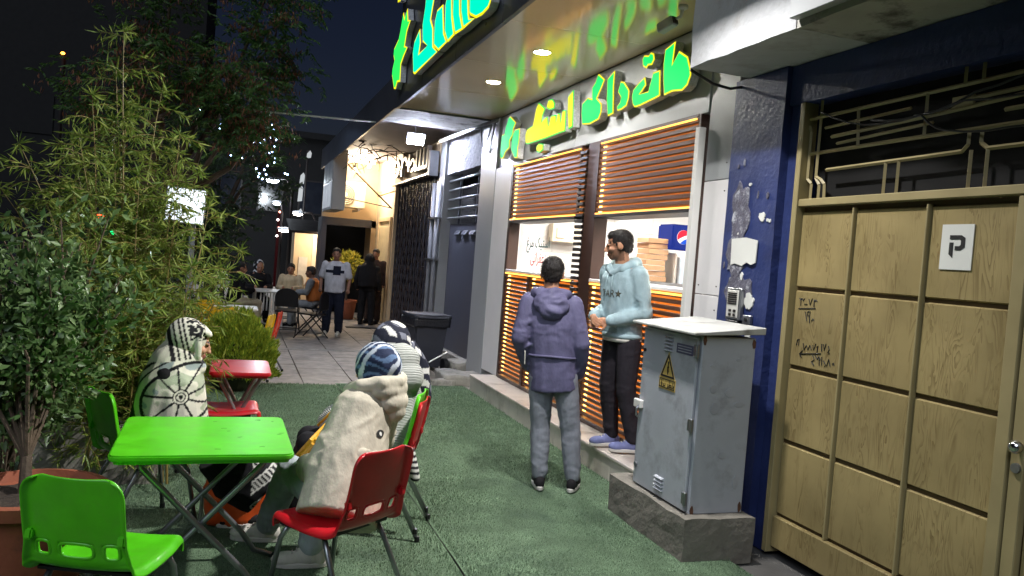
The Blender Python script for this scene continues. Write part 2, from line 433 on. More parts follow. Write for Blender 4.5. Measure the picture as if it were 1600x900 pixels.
# panes and the window lettering
put(B().box(3.345,3.351,7.37,9.41,1.58,2.15), 'window_pane', m_glass, shop)
m_teal = M('teal_vinyl', (20,92,96), .5); m_red_v = M('red_vinyl', (190,34,44), .5)
STK = '\uFEF2'  # unused helper
put_text('window_lettering', '\uFECD\uFEAE\uFEE3 \uFB8F\uFBFF\uFE98\uFEB3\u0627', .17, m_teal, shop, (3.340,8.74,1.915), (0,-1,0), (0,0,1))
put_text('window_lettering', '\uFBFD\uFEE7\u0627\uFEAE\uFED4\uFECB\u0632', .17, m_red_v, shop, (3.340,8.70,1.735), (0,-1,0), (0,0,1))
# canopy: soffit panels, fascia
jy = [4.67,6.03,7.45,8.90,10.44]
for a, b_ in zip(jy[:-1], jy[1:]):
    put(B().box(1.905,3.222,a+.003,b_-.003,3.572,3.60), 'soffit_panel', m_soffit, shop, bevel=.001)
    put(B().box(1.86,1.90,a+.003,b_-.003,3.545,5.2), 'fascia_panel', m_fascia, shop, bevel=.002)
put(B().box(1.90,3.6,4.67,10.43,3.602,5.15), 'canopy_core', m_dark, shop)
put(B().box(1.862,3.2,10.442,10.47,3.55,5.2), 'end_panel', m_fascia, shop)
m_down = emit_mat('downlight', (255,252,244), 460)
for y in (6.76,8.20):
    d = put(B().lathe([(.085,0),(.085,-.006),(.072,-.006)], (2.48,y,3.572), 24, cap=False), 'downlight_ring', m_white, shop)
    put(B().lathe([(.001,0),(.071,0),(.071,-.003),(.001,-.004)], (2.48,y,3.570), 24), 'downlight', m_down, shop)

# illuminated channel letters
SIGN = {
'heh_alef': [[5.69,3.46],[5.54,3.49],[5.56,3.31],[5.47,3.4],[5.34,3.33],[5.29,3.24],[5.27,3.18],[5.31,3.11],[5.38,3.08],[5.53,3.1],[5.65,3.09],[5.68,3.21],[5.7,3.35]],
'te_dots': [[6.07,3.46],[6.04,3.49],[5.96,3.47],[5.93,3.49],[5.88,3.47],[5.86,3.42],[5.9,3.38],[5.96,3.39],[5.99,3.37],[6.05,3.4]],
'te': [[6.21,3.17],[6.19,3.23],[6.1,3.27],[6.0,3.3],[5.97,3.23],[6.03,3.19],[6.08,3.17],[5.92,3.17],[5.86,3.31],[5.75,3.31],[5.72,3.1],[5.79,3.09],[6.05,3.07],[6.14,3.07],[6.18,3.1]],
'dal': [[6.47,3.3],[6.45,3.35],[6.38,3.33],[6.27,3.24],[6.27,3.17],[6.3,3.11],[6.39,3.09],[6.47,3.09],[6.49,3.13],[6.43,3.16],[6.42,3.2],[6.49,3.26]],
'alef': [[6.73,3.42],[6.59,3.47],[6.59,3.34],[6.55,3.08],[6.66,3.07],[6.71,3.22]],
'gaf': [[7.27,3.18],[7.27,3.28],[7.14,3.32],[7.04,3.29],[7.06,3.4],[6.99,3.44],[6.94,3.51],[6.79,3.43],[6.85,3.36],[6.93,3.28],[6.82,3.21],[6.81,3.13],[6.86,3.07],[7.05,3.05],[7.23,3.07]],
'alef2': [[7.65,3.41],[7.52,3.46],[7.49,3.26],[7.47,3.08],[7.57,3.07],[7.63,3.25]],
'steak': [[8.88,3.17],[8.82,3.23],[8.64,3.25],[8.61,3.33],[8.58,3.42],[8.51,3.49],[8.29,3.39],[8.36,3.32],[8.37,3.25],[8.29,3.28],[8.2,3.29],[8.15,3.17],[8.09,3.28],[7.95,3.27],[7.93,3.16],[7.9,3.28],[7.84,3.27],[7.79,3.15],[7.77,3.29],[7.68,3.28],[7.66,3.06],[7.83,3.06],[8.2,3.05],[8.55,3.05],[8.78,3.05],[8.85,3.07]],
'steak_dots': [[8.25,3.4],[8.2,3.47],[8.09,3.46],[8.02,3.41],[8.02,3.35],[8.13,3.35],[8.2,3.37]],
'steak_dot2': [[8.48,2.98],[8.41,3.02],[8.27,3.0],[8.26,2.93],[8.36,2.91],[8.45,2.93]],
'burger_a': [[9.79,3.0],[9.78,3.28],[9.67,3.28],[9.63,3.37],[9.55,3.46],[9.5,3.48],[9.26,3.37],[9.34,3.3],[9.35,3.23],[9.45,3.17],[9.44,3.08],[9.58,3.04],[9.65,2.97],[9.74,2.97]],
'burger_b': [[9.36,3.04],[9.36,3.16],[9.33,3.24],[9.26,3.28],[9.1,3.28],[9.09,3.13],[9.12,3.04],[9.11,2.92],[9.21,2.93]]}
FASC = {
'kaf': [[9.03,3.72],[9.14,3.97],[9.08,4.09],[8.83,4.17],[8.74,4.0],[8.79,3.89],[8.37,3.88],[8.63,3.98],[8.7,4.18],[8.62,4.36],[8.62,4.5],[8.19,4.37],[8.3,4.14],[8.16,4.02],[8.1,3.82],[7.89,3.71],[8.94,3.69]],
'tooth_a': [[8.06,3.81],[8.09,4.06],[8.01,4.16],[7.78,4.15],[7.66,3.85],[7.51,3.72],[7.84,3.71]],
'tooth_b': [[7.62,3.84],[7.67,4.12],[7.61,4.21],[7.44,4.16],[7.37,3.93],[7.23,3.72],[7.47,3.71]],
'tooth_c': [[7.34,3.92],[7.37,4.14],[7.13,4.07],[7.07,3.88],[6.93,3.7],[7.2,3.72]],
'tooth_d': [[7.03,3.87],[7.07,4.05],[6.84,3.99],[6.78,3.81],[6.74,3.75],[6.56,3.7],[6.91,3.7]],
'end': [[6.74,3.79],[6.78,3.97],[6.12,3.78],[6.12,3.72],[6.17,3.68],[6.34,3.67],[6.52,3.69],[6.7,3.76]],
'reh': [[10.21,3.75],[10.42,3.96],[10.42,4.04],[10.32,4.13],[10.41,4.21],[10.40,4.3],[10.12,4.36],[10.05,4.43],[9.92,4.64],[9.81,4.53],[9.67,4.62],[9.58,4.46],[9.43,4.42],[9.61,4.33],[9.69,4.18],[9.51,4.12],[9.71,4.05],[9.85,3.99],[9.83,3.77],[10.02,3.8],[10.11,3.73]],
'dot': [[10.41,5.01],[10.19,4.92],[10.2,4.86],[10.38,4.89]]}
def area(p): return sum(p[i][0]*p[(i+1)%len(p)][1]-p[(i+1)%len(p)][0]*p[i][1] for i in range(len(p)))/2
def inset(p, d):
    n = len(p); out = []; s = 1 if area(p) > 0 else -1
    for i in range(n):
        a, b, c = Vector(p[i-1]), Vector(p[i]), Vector(p[(i+1)%n])
        e1 = (b-a).normalized(); e2 = (c-b).normalized()
        n1 = Vector((-e1.y, e1.x))*s; n2 = Vector((-e2.y, e2.x))*s
        k = n1+n2; k = k/max(.45, k.dot(n1)) if k.length > 1e-6 else n1
        out.append(tuple(b+k*d))
    return out
m_side = M('crimped_aluminium_return', (206,208,210), .4, .25, var=.3, vs=60, bump=.6, bs=120)
m_ly = emit_mat('yellow_acrylic', (226,214,20), .8)
m_lg = emit_mat('green_acrylic', (0,214,96), .8)
m_lt = emit_mat('turquoise_acrylic', (0,226,164), .85)
m_lg2 = emit_mat('grass_green_acrylic', (40,222,84), .8)
def letters(root, polys, xface, depth, xback, faces, ins):
    for k, p in polys.items():
        edge, core = faces(k)
        b = put(B().prism(p, 'x', xface+.002, xface+depth), 'letter', m_side, root)
        put(B().prism(p, 'x', xface-.003, xface+.001), 'letter_edge', edge, b)
        q = inset(p, ins)
        put(B().prism(q, 'x', xface-.007, xface-.0035), 'letter_face', core, b)
        ymid = sum(v[0] for v in p)/len(p); zmid = sum(v[1] for v in p)/len(p)
        put(B().tube([(xface+depth,ymid,zmid),(xback,ymid,zmid)], .008, 6), 'standoff', m_steel, b)
s1 = thing('illuminated_sign', 'green and yellow lit script letters on the grey board above the serving windows', 'sign', (3.2,7.5,2.9))
letters(s1, SIGN, 3.13, .075, 3.225, lambda k: (m_lg2, m_ly) if k.startswith(('steak','alef2')) else (m_ly, m_lg), .012)
s2 = thing('illuminated_sign', 'large turquoise lit script letters on the outer edge of the canopy', 'sign', (1.8,8,3.6))
letters(s2, FASC, 1.78, .07, 1.86, lambda k: (m_ly, m_lg2) if k in ('reh','dot') else (m_ly, m_lt), .022)

# security camera under the canopy
cc = thing('security_camera', 'small white and grey security camera under the canopy near the whitewashed beam', 'camera', (2.86,5.0,3.57))
put(B().lathe([(.035,0),(.035,-.02),(.02,-.03)], (2.86,5.0,3.571), 16), 'mount', m_white, cc, smooth=True)
put(B().tube([(2.86,5.0,3.55),(2.86,5.02,3.50),(2.82,5.06,3.475)], .012, 8), 'arm', m_white, cc, smooth=True)
put(B().cbox((2.80,5.10,3.45),(.07,.14,.07),(R(-18),0,R(20))), 'housing', m_grey_metal, cc, bevel=.008)
put(B().cbox((2.825,5.035,3.472),(.05,.01,.05),(R(-18),0,R(20))), 'lens', m_black, cc)

# ------------------------------------------------------------------ things in the serving room
fz = thing('drinks_fridge', 'white drinks fridge with a blue illuminated header behind the serving window', 'fridge', (5.45,8.4,0))
put(B().box(4.97,5.75,8.36,9.0,.02,1.93), 'cabinet', m_white, fz, bevel=.01)
put(B().box(5.02,5.71,8.345,8.358,.3,1.86), 'door_glass', M('fridge_glass',(170,182,196),.15), fz)
put(B().box(4.99,5.015,8.33,8.358,.3,1.88), 'door_rail', m_steel, fz)
m_head = emit_mat('fridge_header', (24,40,110), .9)
put(B().box(4.885,5.8,8.33,8.7,1.97,2.27), 'header', m_head, fz, bevel=.02, seg=2)
m_hw = emit_mat('header_white', (235,235,240), .8); m_hr = emit_mat('header_red', (215,40,60), .8); m_hb = emit_mat('header_blue',(30,80,190),.8)
gl = [(math.cos(t)*.085, math.sin(t)*.085) for t in np.linspace(0,2*math.pi,28,endpoint=False)]
put(B().prism([(5.025+x,2.12+y) for x,y in gl],'y',8.322,8.326), 'logo_disc', m_hw, fz)
put(B().prism([(5.025+x,2.12+y) for x,y in [(math.cos(t)*.084,math.sin(t)*.084) for t in np.linspace(R(25),R(205),14)]]+[(4.98,2.105),(5.04,2.135)],'y',8.318,8.3215), 'logo_red', m_hr, fz)
put(B().prism([(5.025+x,2.12+y) for x,y in [(math.cos(t)*.084,math.sin(t)*.084) for t in np.linspace(R(240),R(360),10)]]+[(5.03,2.085)],'y',8.318,8.3215), 'logo_blue', m_hb, fz)
put_text('header_lettering', 'pepsi', .21, m_hw, fz, (5.40,8.324,2.115), (1,0,0), (0,0,1))
m_card = M('cardboard', (176,138,104), .8, var=.15, vs=10)
pile = ['lowest','second','third','fourth','fifth','sixth','seventh','topmost']
for k in range(8):
    x = 4.735+random.uniform(-.02,.02); y = 8.55+random.uniform(-.02,.02)
    o = put(B().cbox((x,y,1.60+.065*k),(.27,.27,.058),(0,0,random.uniform(-.1,.1))), 'pizza_box', m_card, bevel=.003)
    tag(o, '%s brown cardboard box in the stack beside the fridge' % pile[k], 'box', 'cardboard boxes in the serving room')
ct = thing('kitchen_counter', 'stainless counter inside the shop carrying the cardboard boxes', 'counter', (5.0,8.5,0))
put(B().box(4.5,5.04,8.25,9.9,1.51,1.565), 'worktop', m_steel, ct, bevel=.004)
put(B().box(4.55,5.0,8.3,9.9,.02,1.505), 'cabinet', m_white, ct)
ub = put(B().box(3.95,4.35,9.82,9.975,1.98,2.22).box(4.0,4.12,9.80,9.819,2.03,2.17), 'fuse_box', m_cream, bevel=.006)
tag(ub, 'cream wall box on the tiled wall seen through the lettered window', 'box')

# ------------------------------------------------------------------ neighbour with blue wall, beam and yellow gate
nb = thing('blue_building', 'building with chipped dark blue pillar and whitewashed concrete beam over the gate', 'building', (3.4,4.4,0))
def rough_box(x0,x1,y0,y1,z0,z1,n=(6,16,8),amp=.012,seed=0,sc=5.):
    b = B(); bm = bmesh.new(); bmesh.ops.create_cube(bm, size=1)
    me = bpy.data.meshes.new('tmp')
    faces = []
    nx,ny,nz = n; idx = {}
    V = []; F = []
    def vid(i,j,k):
        if (i,j,k) not in idx:
            p = Vector((x0+(x1-x0)*i/nx, y0+(y1-y0)*j/ny, z0+(z1-z0)*k/nz))
            q = p*sc+Vector((seed*7.3,seed*3.1,seed))
            d = noise.noise_vector(q)*amp + noise.noise_vector(q*3.1)*amp*.45
            idx[(i,j,k)] = len(V); V.append(p+d)
        return idx[(i,j,k)]
    for i in range(nx):
        for j in range(ny):
            for k,fl in ((0,1),(nz,0)):
                q=[vid(i,j,k),vid(i+1,j,k),vid(i+1,j+1,k),vid(i,j+1,k)]; F.append(q[::-1] if fl else q)
    for i in range(nx):
        for k in range(nz):
            for j,fl in ((0,0),(ny,1)):
                q=[vid(i,j,k),vid(i+1,j,k),vid(i+1,j,k+1),vid(i,j,k+1)]; F.append(q[::-1] if fl else q)
    for j in range(ny):
        for k in range(nz):
            for i,fl in ((0,1),(nx,0)):
                q=[vid(i,j,k),vid(i,j+1,k),vid(i,j+1,k+1),vid(i,j,k+1)]; F.append(q[::-1] if fl else q)
    bm.free(); bpy.data.meshes.remove(me)
    b.add(V,F); return b
put(rough_box(2.75,3.6,3.60,4.655,3.05,4.6,(6,10,14),.008,1,6), 'beam_end', m_plaster, nb)
put(rough_box(2.752,3.6,-2.0,3.595,3.05,4.6,(6,40,14),.006,2,6), 'beam', m_beam, nb)
put(B().box(2.69,2.748,-2.0,3.585,3.085,4.3), 'shop_board', m_grey_alu, nb, bevel=.004)
put(rough_box(3.205,3.8,4.235,4.780,-.02,3.045,(4,10,40),.004,3,4), 'blue_pillar', m_blue, nb)
put(rough_box(3.265,3.8,4.125,4.233,-.02,2.80,(3,3,40),.003,4,4), 'blue_reveal', m_blue, nb)
put(B().box(3.24,3.8,-2.0,4.232,2.80,3.045), 'blue_lintel', m_blue, nb)
# bare scraped patches on the pillar, thin and irregular
def patch(y, z, ry, rz_, x, seed, mat, parent, name='scraped_patch', n=26):
    pts = []
    for i in range(n):
        t = 2*math.pi*i/n; k = 1+.38*noise.noise((math.cos(t)*1.7+seed, math.sin(t)*1.7, seed*2.3))+.14*random.uniform(-1,1)
        pts.append((y+math.cos(t)*ry*k, z+math.sin(t)*rz_*k))
    return put(B().prism(pts, 'x', x-.0035, x+.004), name, mat, parent)
patch(4.60,2.13,.085,.20,3.2005,1,m_bluechip,nb); patch(4.62,1.85,.10,.16,3.1985,2,m_bluechip,nb); patch(4.55,1.62,.14,.10,3.2000,3,m_bluechip,nb)
patch(4.42,1.55,.05,.05,3.199,5,m_paper,nb); patch(4.40,1.33,.03,.06,3.199,6,m_paper,nb); patch(4.36,2.10,.03,.03,3.199,8,m_paper,nb)
for k in range(16):
    patch(random.uniform(4.27,4.75), random.uniform(.9,2.5), random.uniform(.006,.016), random.uniform(.008,.03), 3.1992, 20+k, m_paper if k%2 else m_bluechip, nb, 'paint_chip', 9)
nt = put(B().prism([(4.655,1.955),(4.50,1.965),(4.37,1.945),(4.375,1.80),(4.42,1.785),(4.47,1.80),(4.52,1.775),(4.60,1.79),(4.645,1.78)],'x',3.188,3.1945), 'paper_notice', m_paper)
tag(nt, 'torn white paper notice stuck on the blue pillar above the intercom', 'notice')
ic = thing('intercom', 'silver door intercom with slotted speaker on the blue pillar', 'intercom', (3.2,4.54,1.4))
put(B().box(3.165,3.20,4.465,4.625,1.41,1.625), 'case', m_steel, ic, bevel=.006)
put(B().box(3.158,3.166,4.482,4.608,1.425,1.61), 'front_plate', M('light_plate',(200,198,190),.4), ic, bevel=.004)
for k in range(6): put(B().box(3.154,3.159,4.495,4.595,1.585-k*.014,1.593-k*.014), 'speaker_slot', m_dark, ic)
for k in range(2):
    for y in (4.51,4.56): put(B().box(3.152,3.158,y-.014,y+.014,1.465-k*.028,1.482-k*.028), 'button', m_dark, ic, bevel=.002)
put(B().box(3.16,3.20,4.48,4.61,1.37,1.408), 'hood', m_black, ic, bevel=.006)
bp = thing('doorbell_button', 'small square bell button beside the intercom on the blue pillar', 'doorbell', (3.2,4.40,1.42))
put(B().box(3.172,3.20,4.36,4.44,1.395,1.455), 'plate', m_steel, bp, bevel=.005)
put(B().tube([(3.166,4.40,1.425),(3.173,4.40,1.425)], .014, 12), 'button', m_black, bp)

# yellow gate
def gate_wood():
    m = M('wood_grained_gate_paint', (152,135,92), .42, var=.24, vs=2.5)
    n = m.node_tree.nodes; l = m.node_tree.links; b = n['Principled BSDF']
    tc = [x for x in n if x.type == 'TEX_COORD'][0]
    mp = n.new('ShaderNodeMapping'); mp.inputs['Scale'].default_value = (3,5.0,.9); l.new(tc.outputs['Object'], mp.inputs[0])
    oi = n.new('ShaderNodeObjectInfo'); ml = n.new('ShaderNodeVectorMath'); ml.operation = 'SCALE'; ml.inputs[0].default_value = (17,31,23); l.new(oi.outputs['Random'], ml.inputs['Scale']); l.new(ml.outputs[0], mp.inputs['Location'])
    wv = n.new('ShaderNodeTexNoise'); wv.inputs['Scale'].default_value = 2.2; wv.inputs['Detail'].default_value = 3; wv.inputs['Distortion'].default_value = .6
    l.new(mp.outputs[0], wv.inputs['Vector'])
    # contour bands of a stretched noise look like cathedral grain
    mt = n.new('ShaderNodeMath'); mt.operation = 'MULTIPLY'; mt.inputs[1].default_value = 13; l.new(wv.outputs[0], mt.inputs[0])
    fr_ = n.new('ShaderNodeMath'); fr_.operation = 'FRACT'; l.new(mt.outputs[0], fr_.inputs[0])
    pw = n.new('ShaderNodeMapRange'); pw.inputs[1].default_value = .45; pw.inputs[2].default_value = 1.0; l.new(fr_.outputs[0], pw.inputs[0])
    n2 = n.new('ShaderNodeTexNoise'); n2.inputs['Scale'].default_value = 2.6; n2.inputs['Detail'].default_value = 2; l.new(mp.outputs[0], n2.inputs['Vector'])
    mk = n.new('ShaderNodeMapRange'); mk.inputs[1].default_value = .40; mk.inputs[2].default_value = .66; mk.inputs[4].default_value = .6; l.new(n2.outputs[0], mk.inputs[0])
    mu = n.new('ShaderNodeMath'); mu.operation = 'MULTIPLY'; l.new(pw.outputs[0], mu.inputs[0]); l.new(mk.outputs[0], mu.inputs[1])
    src = b.inputs['Base Color'].links[0].from_socket
    mx = n.new('ShaderNodeMix'); mx.data_type = 'RGBA'; mx.inputs[7].default_value = (*L3((82,60,26)),1)
    l.new(mu.outputs[0], mx.inputs[0]); l.new(src, mx.inputs[6]); l.new(mx.outputs[2], b.inputs['Base Color'])
    return m
m_gate = gate_wood()
m_gframe = M('cream_gate_frame', (154,140,100), .45, var=.14, vs=4)
m_groove_shade = M('gate_groove_shade', (84,66,40), .6, var=.2)  # brown darkened to put the shadow lines between panels into the colour
gate = thing('yellow_gate', 'wide wood-grained yellow metal gate with square panels and a barred top light', 'gate', (3.28,3,0))
put(B().box(3.30,3.33,-.6,4.08,.03,2.16), 'gate_sheet', m_groove_shade, gate)
put(B().box(3.235,3.34,4.078,4.122,.0,2.80), 'gate_post', m_gframe, gate, bevel=.004)
put(B().box(3.245,3.34,-.6,4.076,2.16,2.205), 'transom_rail', m_gframe, gate, bevel=.004)
rows = [(.250,.694),(.716,1.160),(1.182,1.646),(1.668,2.130)]
cols = [(3.634,4.074),(3.122,3.618),(2.618,3.106),(1.97,2.464),(1.45,1.95),(.94,1.43)]
def gpanel(y0,y1,z0,z1):
    # pressed panel: flat field with sloped edges
    e = .007; x0 = 3.284; x1 = 3.300
    v = [(x1,y0,z0),(x1,y1,z0),(x1,y1,z1),(x1,y0,z1),(x0,y0+e,z0+e),(x0,y1-e,z0+e),(x0,y1-e,z1-e),(x0,y0+e,z1-e)]
    return B().add(v, [(4,5,6,7),(0,1,5,4),(1,2,6,5),(2,3,7,6),(3,0,4,7)])
for (y0,y1) in cols:
    for (z0,z1) in rows: put(gpanel(y0,y1,z0,z1), 'panel', m_gate, gate)
put(B().box(3.262,3.30,2.60,4.074,.04,.235), 'kick_plate', m_gate, gate, bevel=.006)
put(B().box(3.262,3.30,.94,2.48,.04,.235), 'kick_plate', m_gate, gate, bevel=.006)
for y in (3.626,3.114): put(B().box(3.262,3.30,y-.0065,y+.0065,.24,2.14), 'mullion', m_gframe, gate, bevel=.003)
for y in (1.96,1.44): put(B().box(3.262,3.30,y-.0065,y+.0065,.24,2.14), 'mullion', m_gframe, gate, bevel=.003)
put(B().box(3.250,3.30,2.545,2.612,.03,2.155), 'meeting_stile', m_gframe, gate, bevel=.004)
put(B().box(3.258,3.30,2.472,2.536,.03,2.155), 'meeting_stile', m_gframe, gate, bevel=.004)
kn = put(B().ell((3.225,2.49,1.06),(.03,.03,.03)).tube([(3.24,2.49,1.06),(3.262,2.49,1.06)],.016,12), 'knob', M('chrome',(200,200,200),.12,1.), gate, smooth=True)
put(B().tube([(3.245,2.50,.965),(3.262,2.50,.965)],.022,14), 'lock_rose', m_steel, gate)
# transom grille of welded bars
def bar(pts, r=.011):
    b = B()
    for a, c in zip(pts[:-1], pts[1:]):
        b.tube([(3.285,*a),(3.285,*c)], r, 4)
    return put(b, 'grille_bar', m_gframe, gate)
bar([(4.02,2.21),(4.02,2.30),(4.06,2.33),(4.06,2.62),(4.10,2.68)])
bar([(3.95,2.21),(3.95,2.29),(3.985,2.33),(3.985,2.80)])
bar([(3.90,2.21),(3.905,2.29),(3.94,2.32),(3.985,2.34)])
bar([(4.08,2.70),(3.0,2.715),(1.2,2.74)]); bar([(4.05,2.485),(3.4,2.49),(2.5,2.49),(1.2,2.49)])
bar([(3.90,2.375),(3.2,2.385),(2.96,2.39),(2.93,2.42),(2.93,2.48)]); bar([(2.86,2.48),(2.86,2.42),(2.82,2.39),(1.2,2.39)])
bar([(3.88,2.57),(3.1,2.595),(2.6,2.62)]); bar([(3.94,2.63),(3.3,2.65)],.009); bar([(3.83,2.525),(3.15,2.555)],.009)
bar([(3.68,2.71),(3.66,2.49)]); bar([(3.20,2.72),(3.20,2.49)]); bar([(3.44,2.38),(3.44,2.21)]); bar([(3.35,2.38),(3.35,2.21)])
bar([(2.91,2.39),(2.91,2.21)]); bar([(2.82,2.39),(2.82,2.21)]); bar([(2.98,2.80),(2.98,2.71)]); bar([(2.88,2.80),(2.88,2.71)])
bar([(2.60,2.72),(2.60,2.49)]); bar([(2.4,2.38),(2.4,2.21)]); bar([(3.0,2.64),(2.2,2.655)]); bar([(2.75,2.56),(2.0,2.57)])
put(B().box(3.278,3.292,2.92,3.04,2.60,2.66), 'grille_plate', m_gframe, gate)
put(B().box(3.36,3.40,-1,4.07,2.17,2.795), 'shade_sheet', m_unlit, gate)  # black sheet in place of the shade behind the grille
for pts in ([(3.27,3.98,2.73),(3.26,3.6,2.60),(3.265,3.2,2.60),(3.26,2.9,2.66),(3.26,2.5,2.74)], [(3.262,3.55,2.62),(3.255,3.2,2.595),(3.25,3.05,2.50),(3.26,2.7,2.47),(3.26,2.3,2.50)], [(3.26,3.25,2.60),(3.255,2.95,2.63),(3.26,2.5,2.62)]):
    cps = [Vector(p) for p in pts]; fine = []
    for i in range(len(cps)-1):
        for t in (0,.33,.66): 
            p = cps[i].lerp(cps[i+1],t); p.z -= .015*math.sin(math.pi*t); fine.append(p)
    fine.append(cps[-1])
    cb = put(B().tube(fine,.006,6), 'cable', m_black, smooth=True)
    tag(cb, {0:'long upper cable strung across the barred top light',1:'cable drooping lowest across the barred top light',2:'short cable branching off in the barred top light'}[[3.98,3.55,3.25].index(pts[0][1])], 'cable', 'cables across the gate top light')
cb = put(B().tube([(2.76,4.66,3.04),(2.95,4.68,2.98),(3.10,4.70,2.97),(3.20,4.72,3.0),(3.24,4.80,3.0)],.010,6), 'cable', m_black, smooth=True)
tag(cb, 'short black cable sagging below the whitewashed beam corner', 'cable')
ps = thing('parking_notice', 'white paper sheet with a bold black P on the yellow gate', 'notice', (3.26,2.94,1.82))
put(B().box(3.278,3.282,2.845,3.025,1.815,2.035), 'sheet', m_paper, ps)
pp = B()   # P with a broken stem
def sheet_pt(u, v): return (3.025-.18*u, 1.815+.22*v)
pp.prism([sheet_pt(*q) for q in ((.28,.76),(.64,.76),(.76,.70),(.76,.50),(.64,.43),(.46,.43),(.46,.52),(.60,.52),(.64,.55),(.64,.64),(.60,.67),(.28,.67))],'x',3.2755,3.2775)
pp.prism([sheet_pt(*q) for q in ((.28,.60),(.40,.60),(.40,.26),(.28,.34))],'x',3.2755,3.2775)
put(pp, 'letter_p', m_ink, ps)
# scribbled numbers on the first panel of the second row
gf = thing('graffiti_numbers', 'black handwritten numbers and an arrow scrawled on the upper left gate panels', 'graffiti', (3.27,3.85,1.3))
def stroke(pts, r=.0032): put(B().tube([(3.282,*p) for p in pts], r, 5), 'pen_stroke', m_ink, gf)
for pts in ([(4.03,1.60),(4.015,1.585),(4.005,1.60),(3.995,1.585),(3.985,1.60)],[(4.015,1.60),(4.012,1.555)],[(3.98,1.565),(3.955,1.567)],[(3.945,1.60),(3.93,1.565),(3.915,1.605)],[(3.90,1.60),(3.89,1.59),(3.885,1.60),(3.872,1.59)],[(3.898,1.60),(3.895,1.555)],[(4.03,1.535),(3.88,1.548)],
            [(3.965,1.52),(3.945,1.465)],[(3.945,1.525),(3.925,1.525),(3.925,1.50),(3.945,1.50),(3.945,1.525)],[(3.927,1.50),(3.92,1.455)],[(3.905,1.47),(3.895,1.485),(3.885,1.475)],
            [(4.02,1.31),(4.015,1.345),(4.0,1.35),(4.0,1.31)],[(3.96,1.33),(3.95,1.29),(3.93,1.32),(3.915,1.295),(3.90,1.325),(3.885,1.30)],[(3.875,1.33),(3.865,1.30),(3.85,1.34)],[(3.84,1.32),(3.83,1.33),(3.835,1.29)],[(3.80,1.345),(3.795,1.30)],[(3.785,1.345),(3.775,1.31),(3.765,1.35)],[(3.745,1.34),(3.735,1.32),(3.745,1.30),(3.73,1.30)],
            [(3.98,1.262),(3.80,1.288)],[(3.96,1.285),(3.985,1.262),(3.965,1.243)],
            [(3.87,1.27),(3.85,1.245),(3.875,1.23),(3.85,1.21)],[(3.845,1.27),(3.825,1.25),(3.815,1.27),(3.80,1.25)],[(3.81,1.26),(3.805,1.215)],[(3.79,1.27),(3.785,1.22)],[(3.775,1.25),(3.755,1.23),(3.76,1.215)],[(3.745,1.22),(3.73,1.265),(3.715,1.225)],[(3.70,1.24),(3.69,1.248),(3.685,1.235)]):
    stroke(pts)

# floodlight on the beam (the lamp whose glare sits at the top of the picture)
fl = thing('floodlight', 'bright white floodlight on a short arm in front of the whitewashed beam', 'floodlight', (2.4,4.0,3.6))
put(B().tube([(2.69,4.0,3.90),(2.25,4.0,3.90),(2.15,4.0,3.83)], .012, 8), 'arm', m_steel, fl)
put(B().cbox((2.13,4.0,3.79),(.16,.20,.05),(0,R(20),0)), 'housing', m_dark, fl, bevel=.008)
ld = bpy.data.lights.new('flood', 'AREA'); ld.shape = 'RECTANGLE'; ld.size = .12; ld.size_y = .15; ld.energy = 92; ld.color = (1,.98,.95); ld.spread = R(170)
lo = bpy.data.objects.new('flood_lamp', ld); COL.objects.link(lo); lo.location = (2.12,4.0,3.755); lo.rotation_euler = (0,R(31),0)
lo.parent = fl; lo.matrix_parent_inverse = basis(fl).inverted()

# ------------------------------------------------------------------ electric cabinet
m_patch = M('faded_grey_patch',(162,165,172),.55,var=.2); m_rust = M('rust',(96,66,50),.85,var=.4,vs=30)
ec = thing('electric_cabinet', 'grey street electricity cabinet with warning triangle on a rough concrete plinth', 'cabinet', (2.85,4.4,0))
put(rough_box(2.565,3.05,3.965,4.945,-.02,.262,(8,14,6),.010,9,6), 'plinth', M('rough_cement',(122,117,108),.9,var=.2,vs=5,bump=.5,bs=40,stain=(100,95,88),ss=5), ec)
put(B().box(2.64,3.015,4.055,4.735,.262,1.335), 'body', m_grey_metal, ec, bevel=.006)
dr = put(B().box(2.618,2.639,4.075,4.725,.275,1.325), 'door', m_grey_metal, ec, bevel=.005)
lid = B(); lv = [(2.56,4.02,1.338),(3.055,4.02,1.362),(3.055,4.80,1.362),(2.56,4.80,1.338),(2.56,4.02,1.355),(3.055,4.02,1.405),(3.055,4.80,1.405),(2.56,4.80,1.355)]
lid.add(lv, [(0,3,2,1),(4,5,6,7),(0,1,5,4),(1,2,6,5),(2,3,7,6),(3,0,4,7)])
put(lid, 'lid', M('pale_lid_paint',(176,176,172),.5,var=.15,vs=5,stain=(130,128,122),ss=4), ec, bevel=.004)
for z in (1.245,.80,.36):
    h = put(B().box(2.598,2.618,4.045,4.085,z-.035,z+.035).tube([(2.604,4.05,z-.04),(2.604,4.05,z+.04)],.012,10), 'hinge', m_steel, ec, bevel=.003)
lt = put(B().box(2.588,2.618,4.655,4.745,.78,.835), 'latch', m_white, ec, bevel=.005)
put(B().tube([(2.592,4.67,.80),(2.575,4.67,.78),(2.575,4.67,.735),(2.592,4.67,.72)], .007, 6), 'padlock_shackle', m_steel, lt)
put(B().tube([(2.606,4.69,.40),(2.619,4.69,.40)],.016,10), 'bolt', m_steel, ec); put(B().tube([(2.606,4.69,1.17),(2.619,4.69,1.17)],.012,10), 'bolt', m_dark, ec)
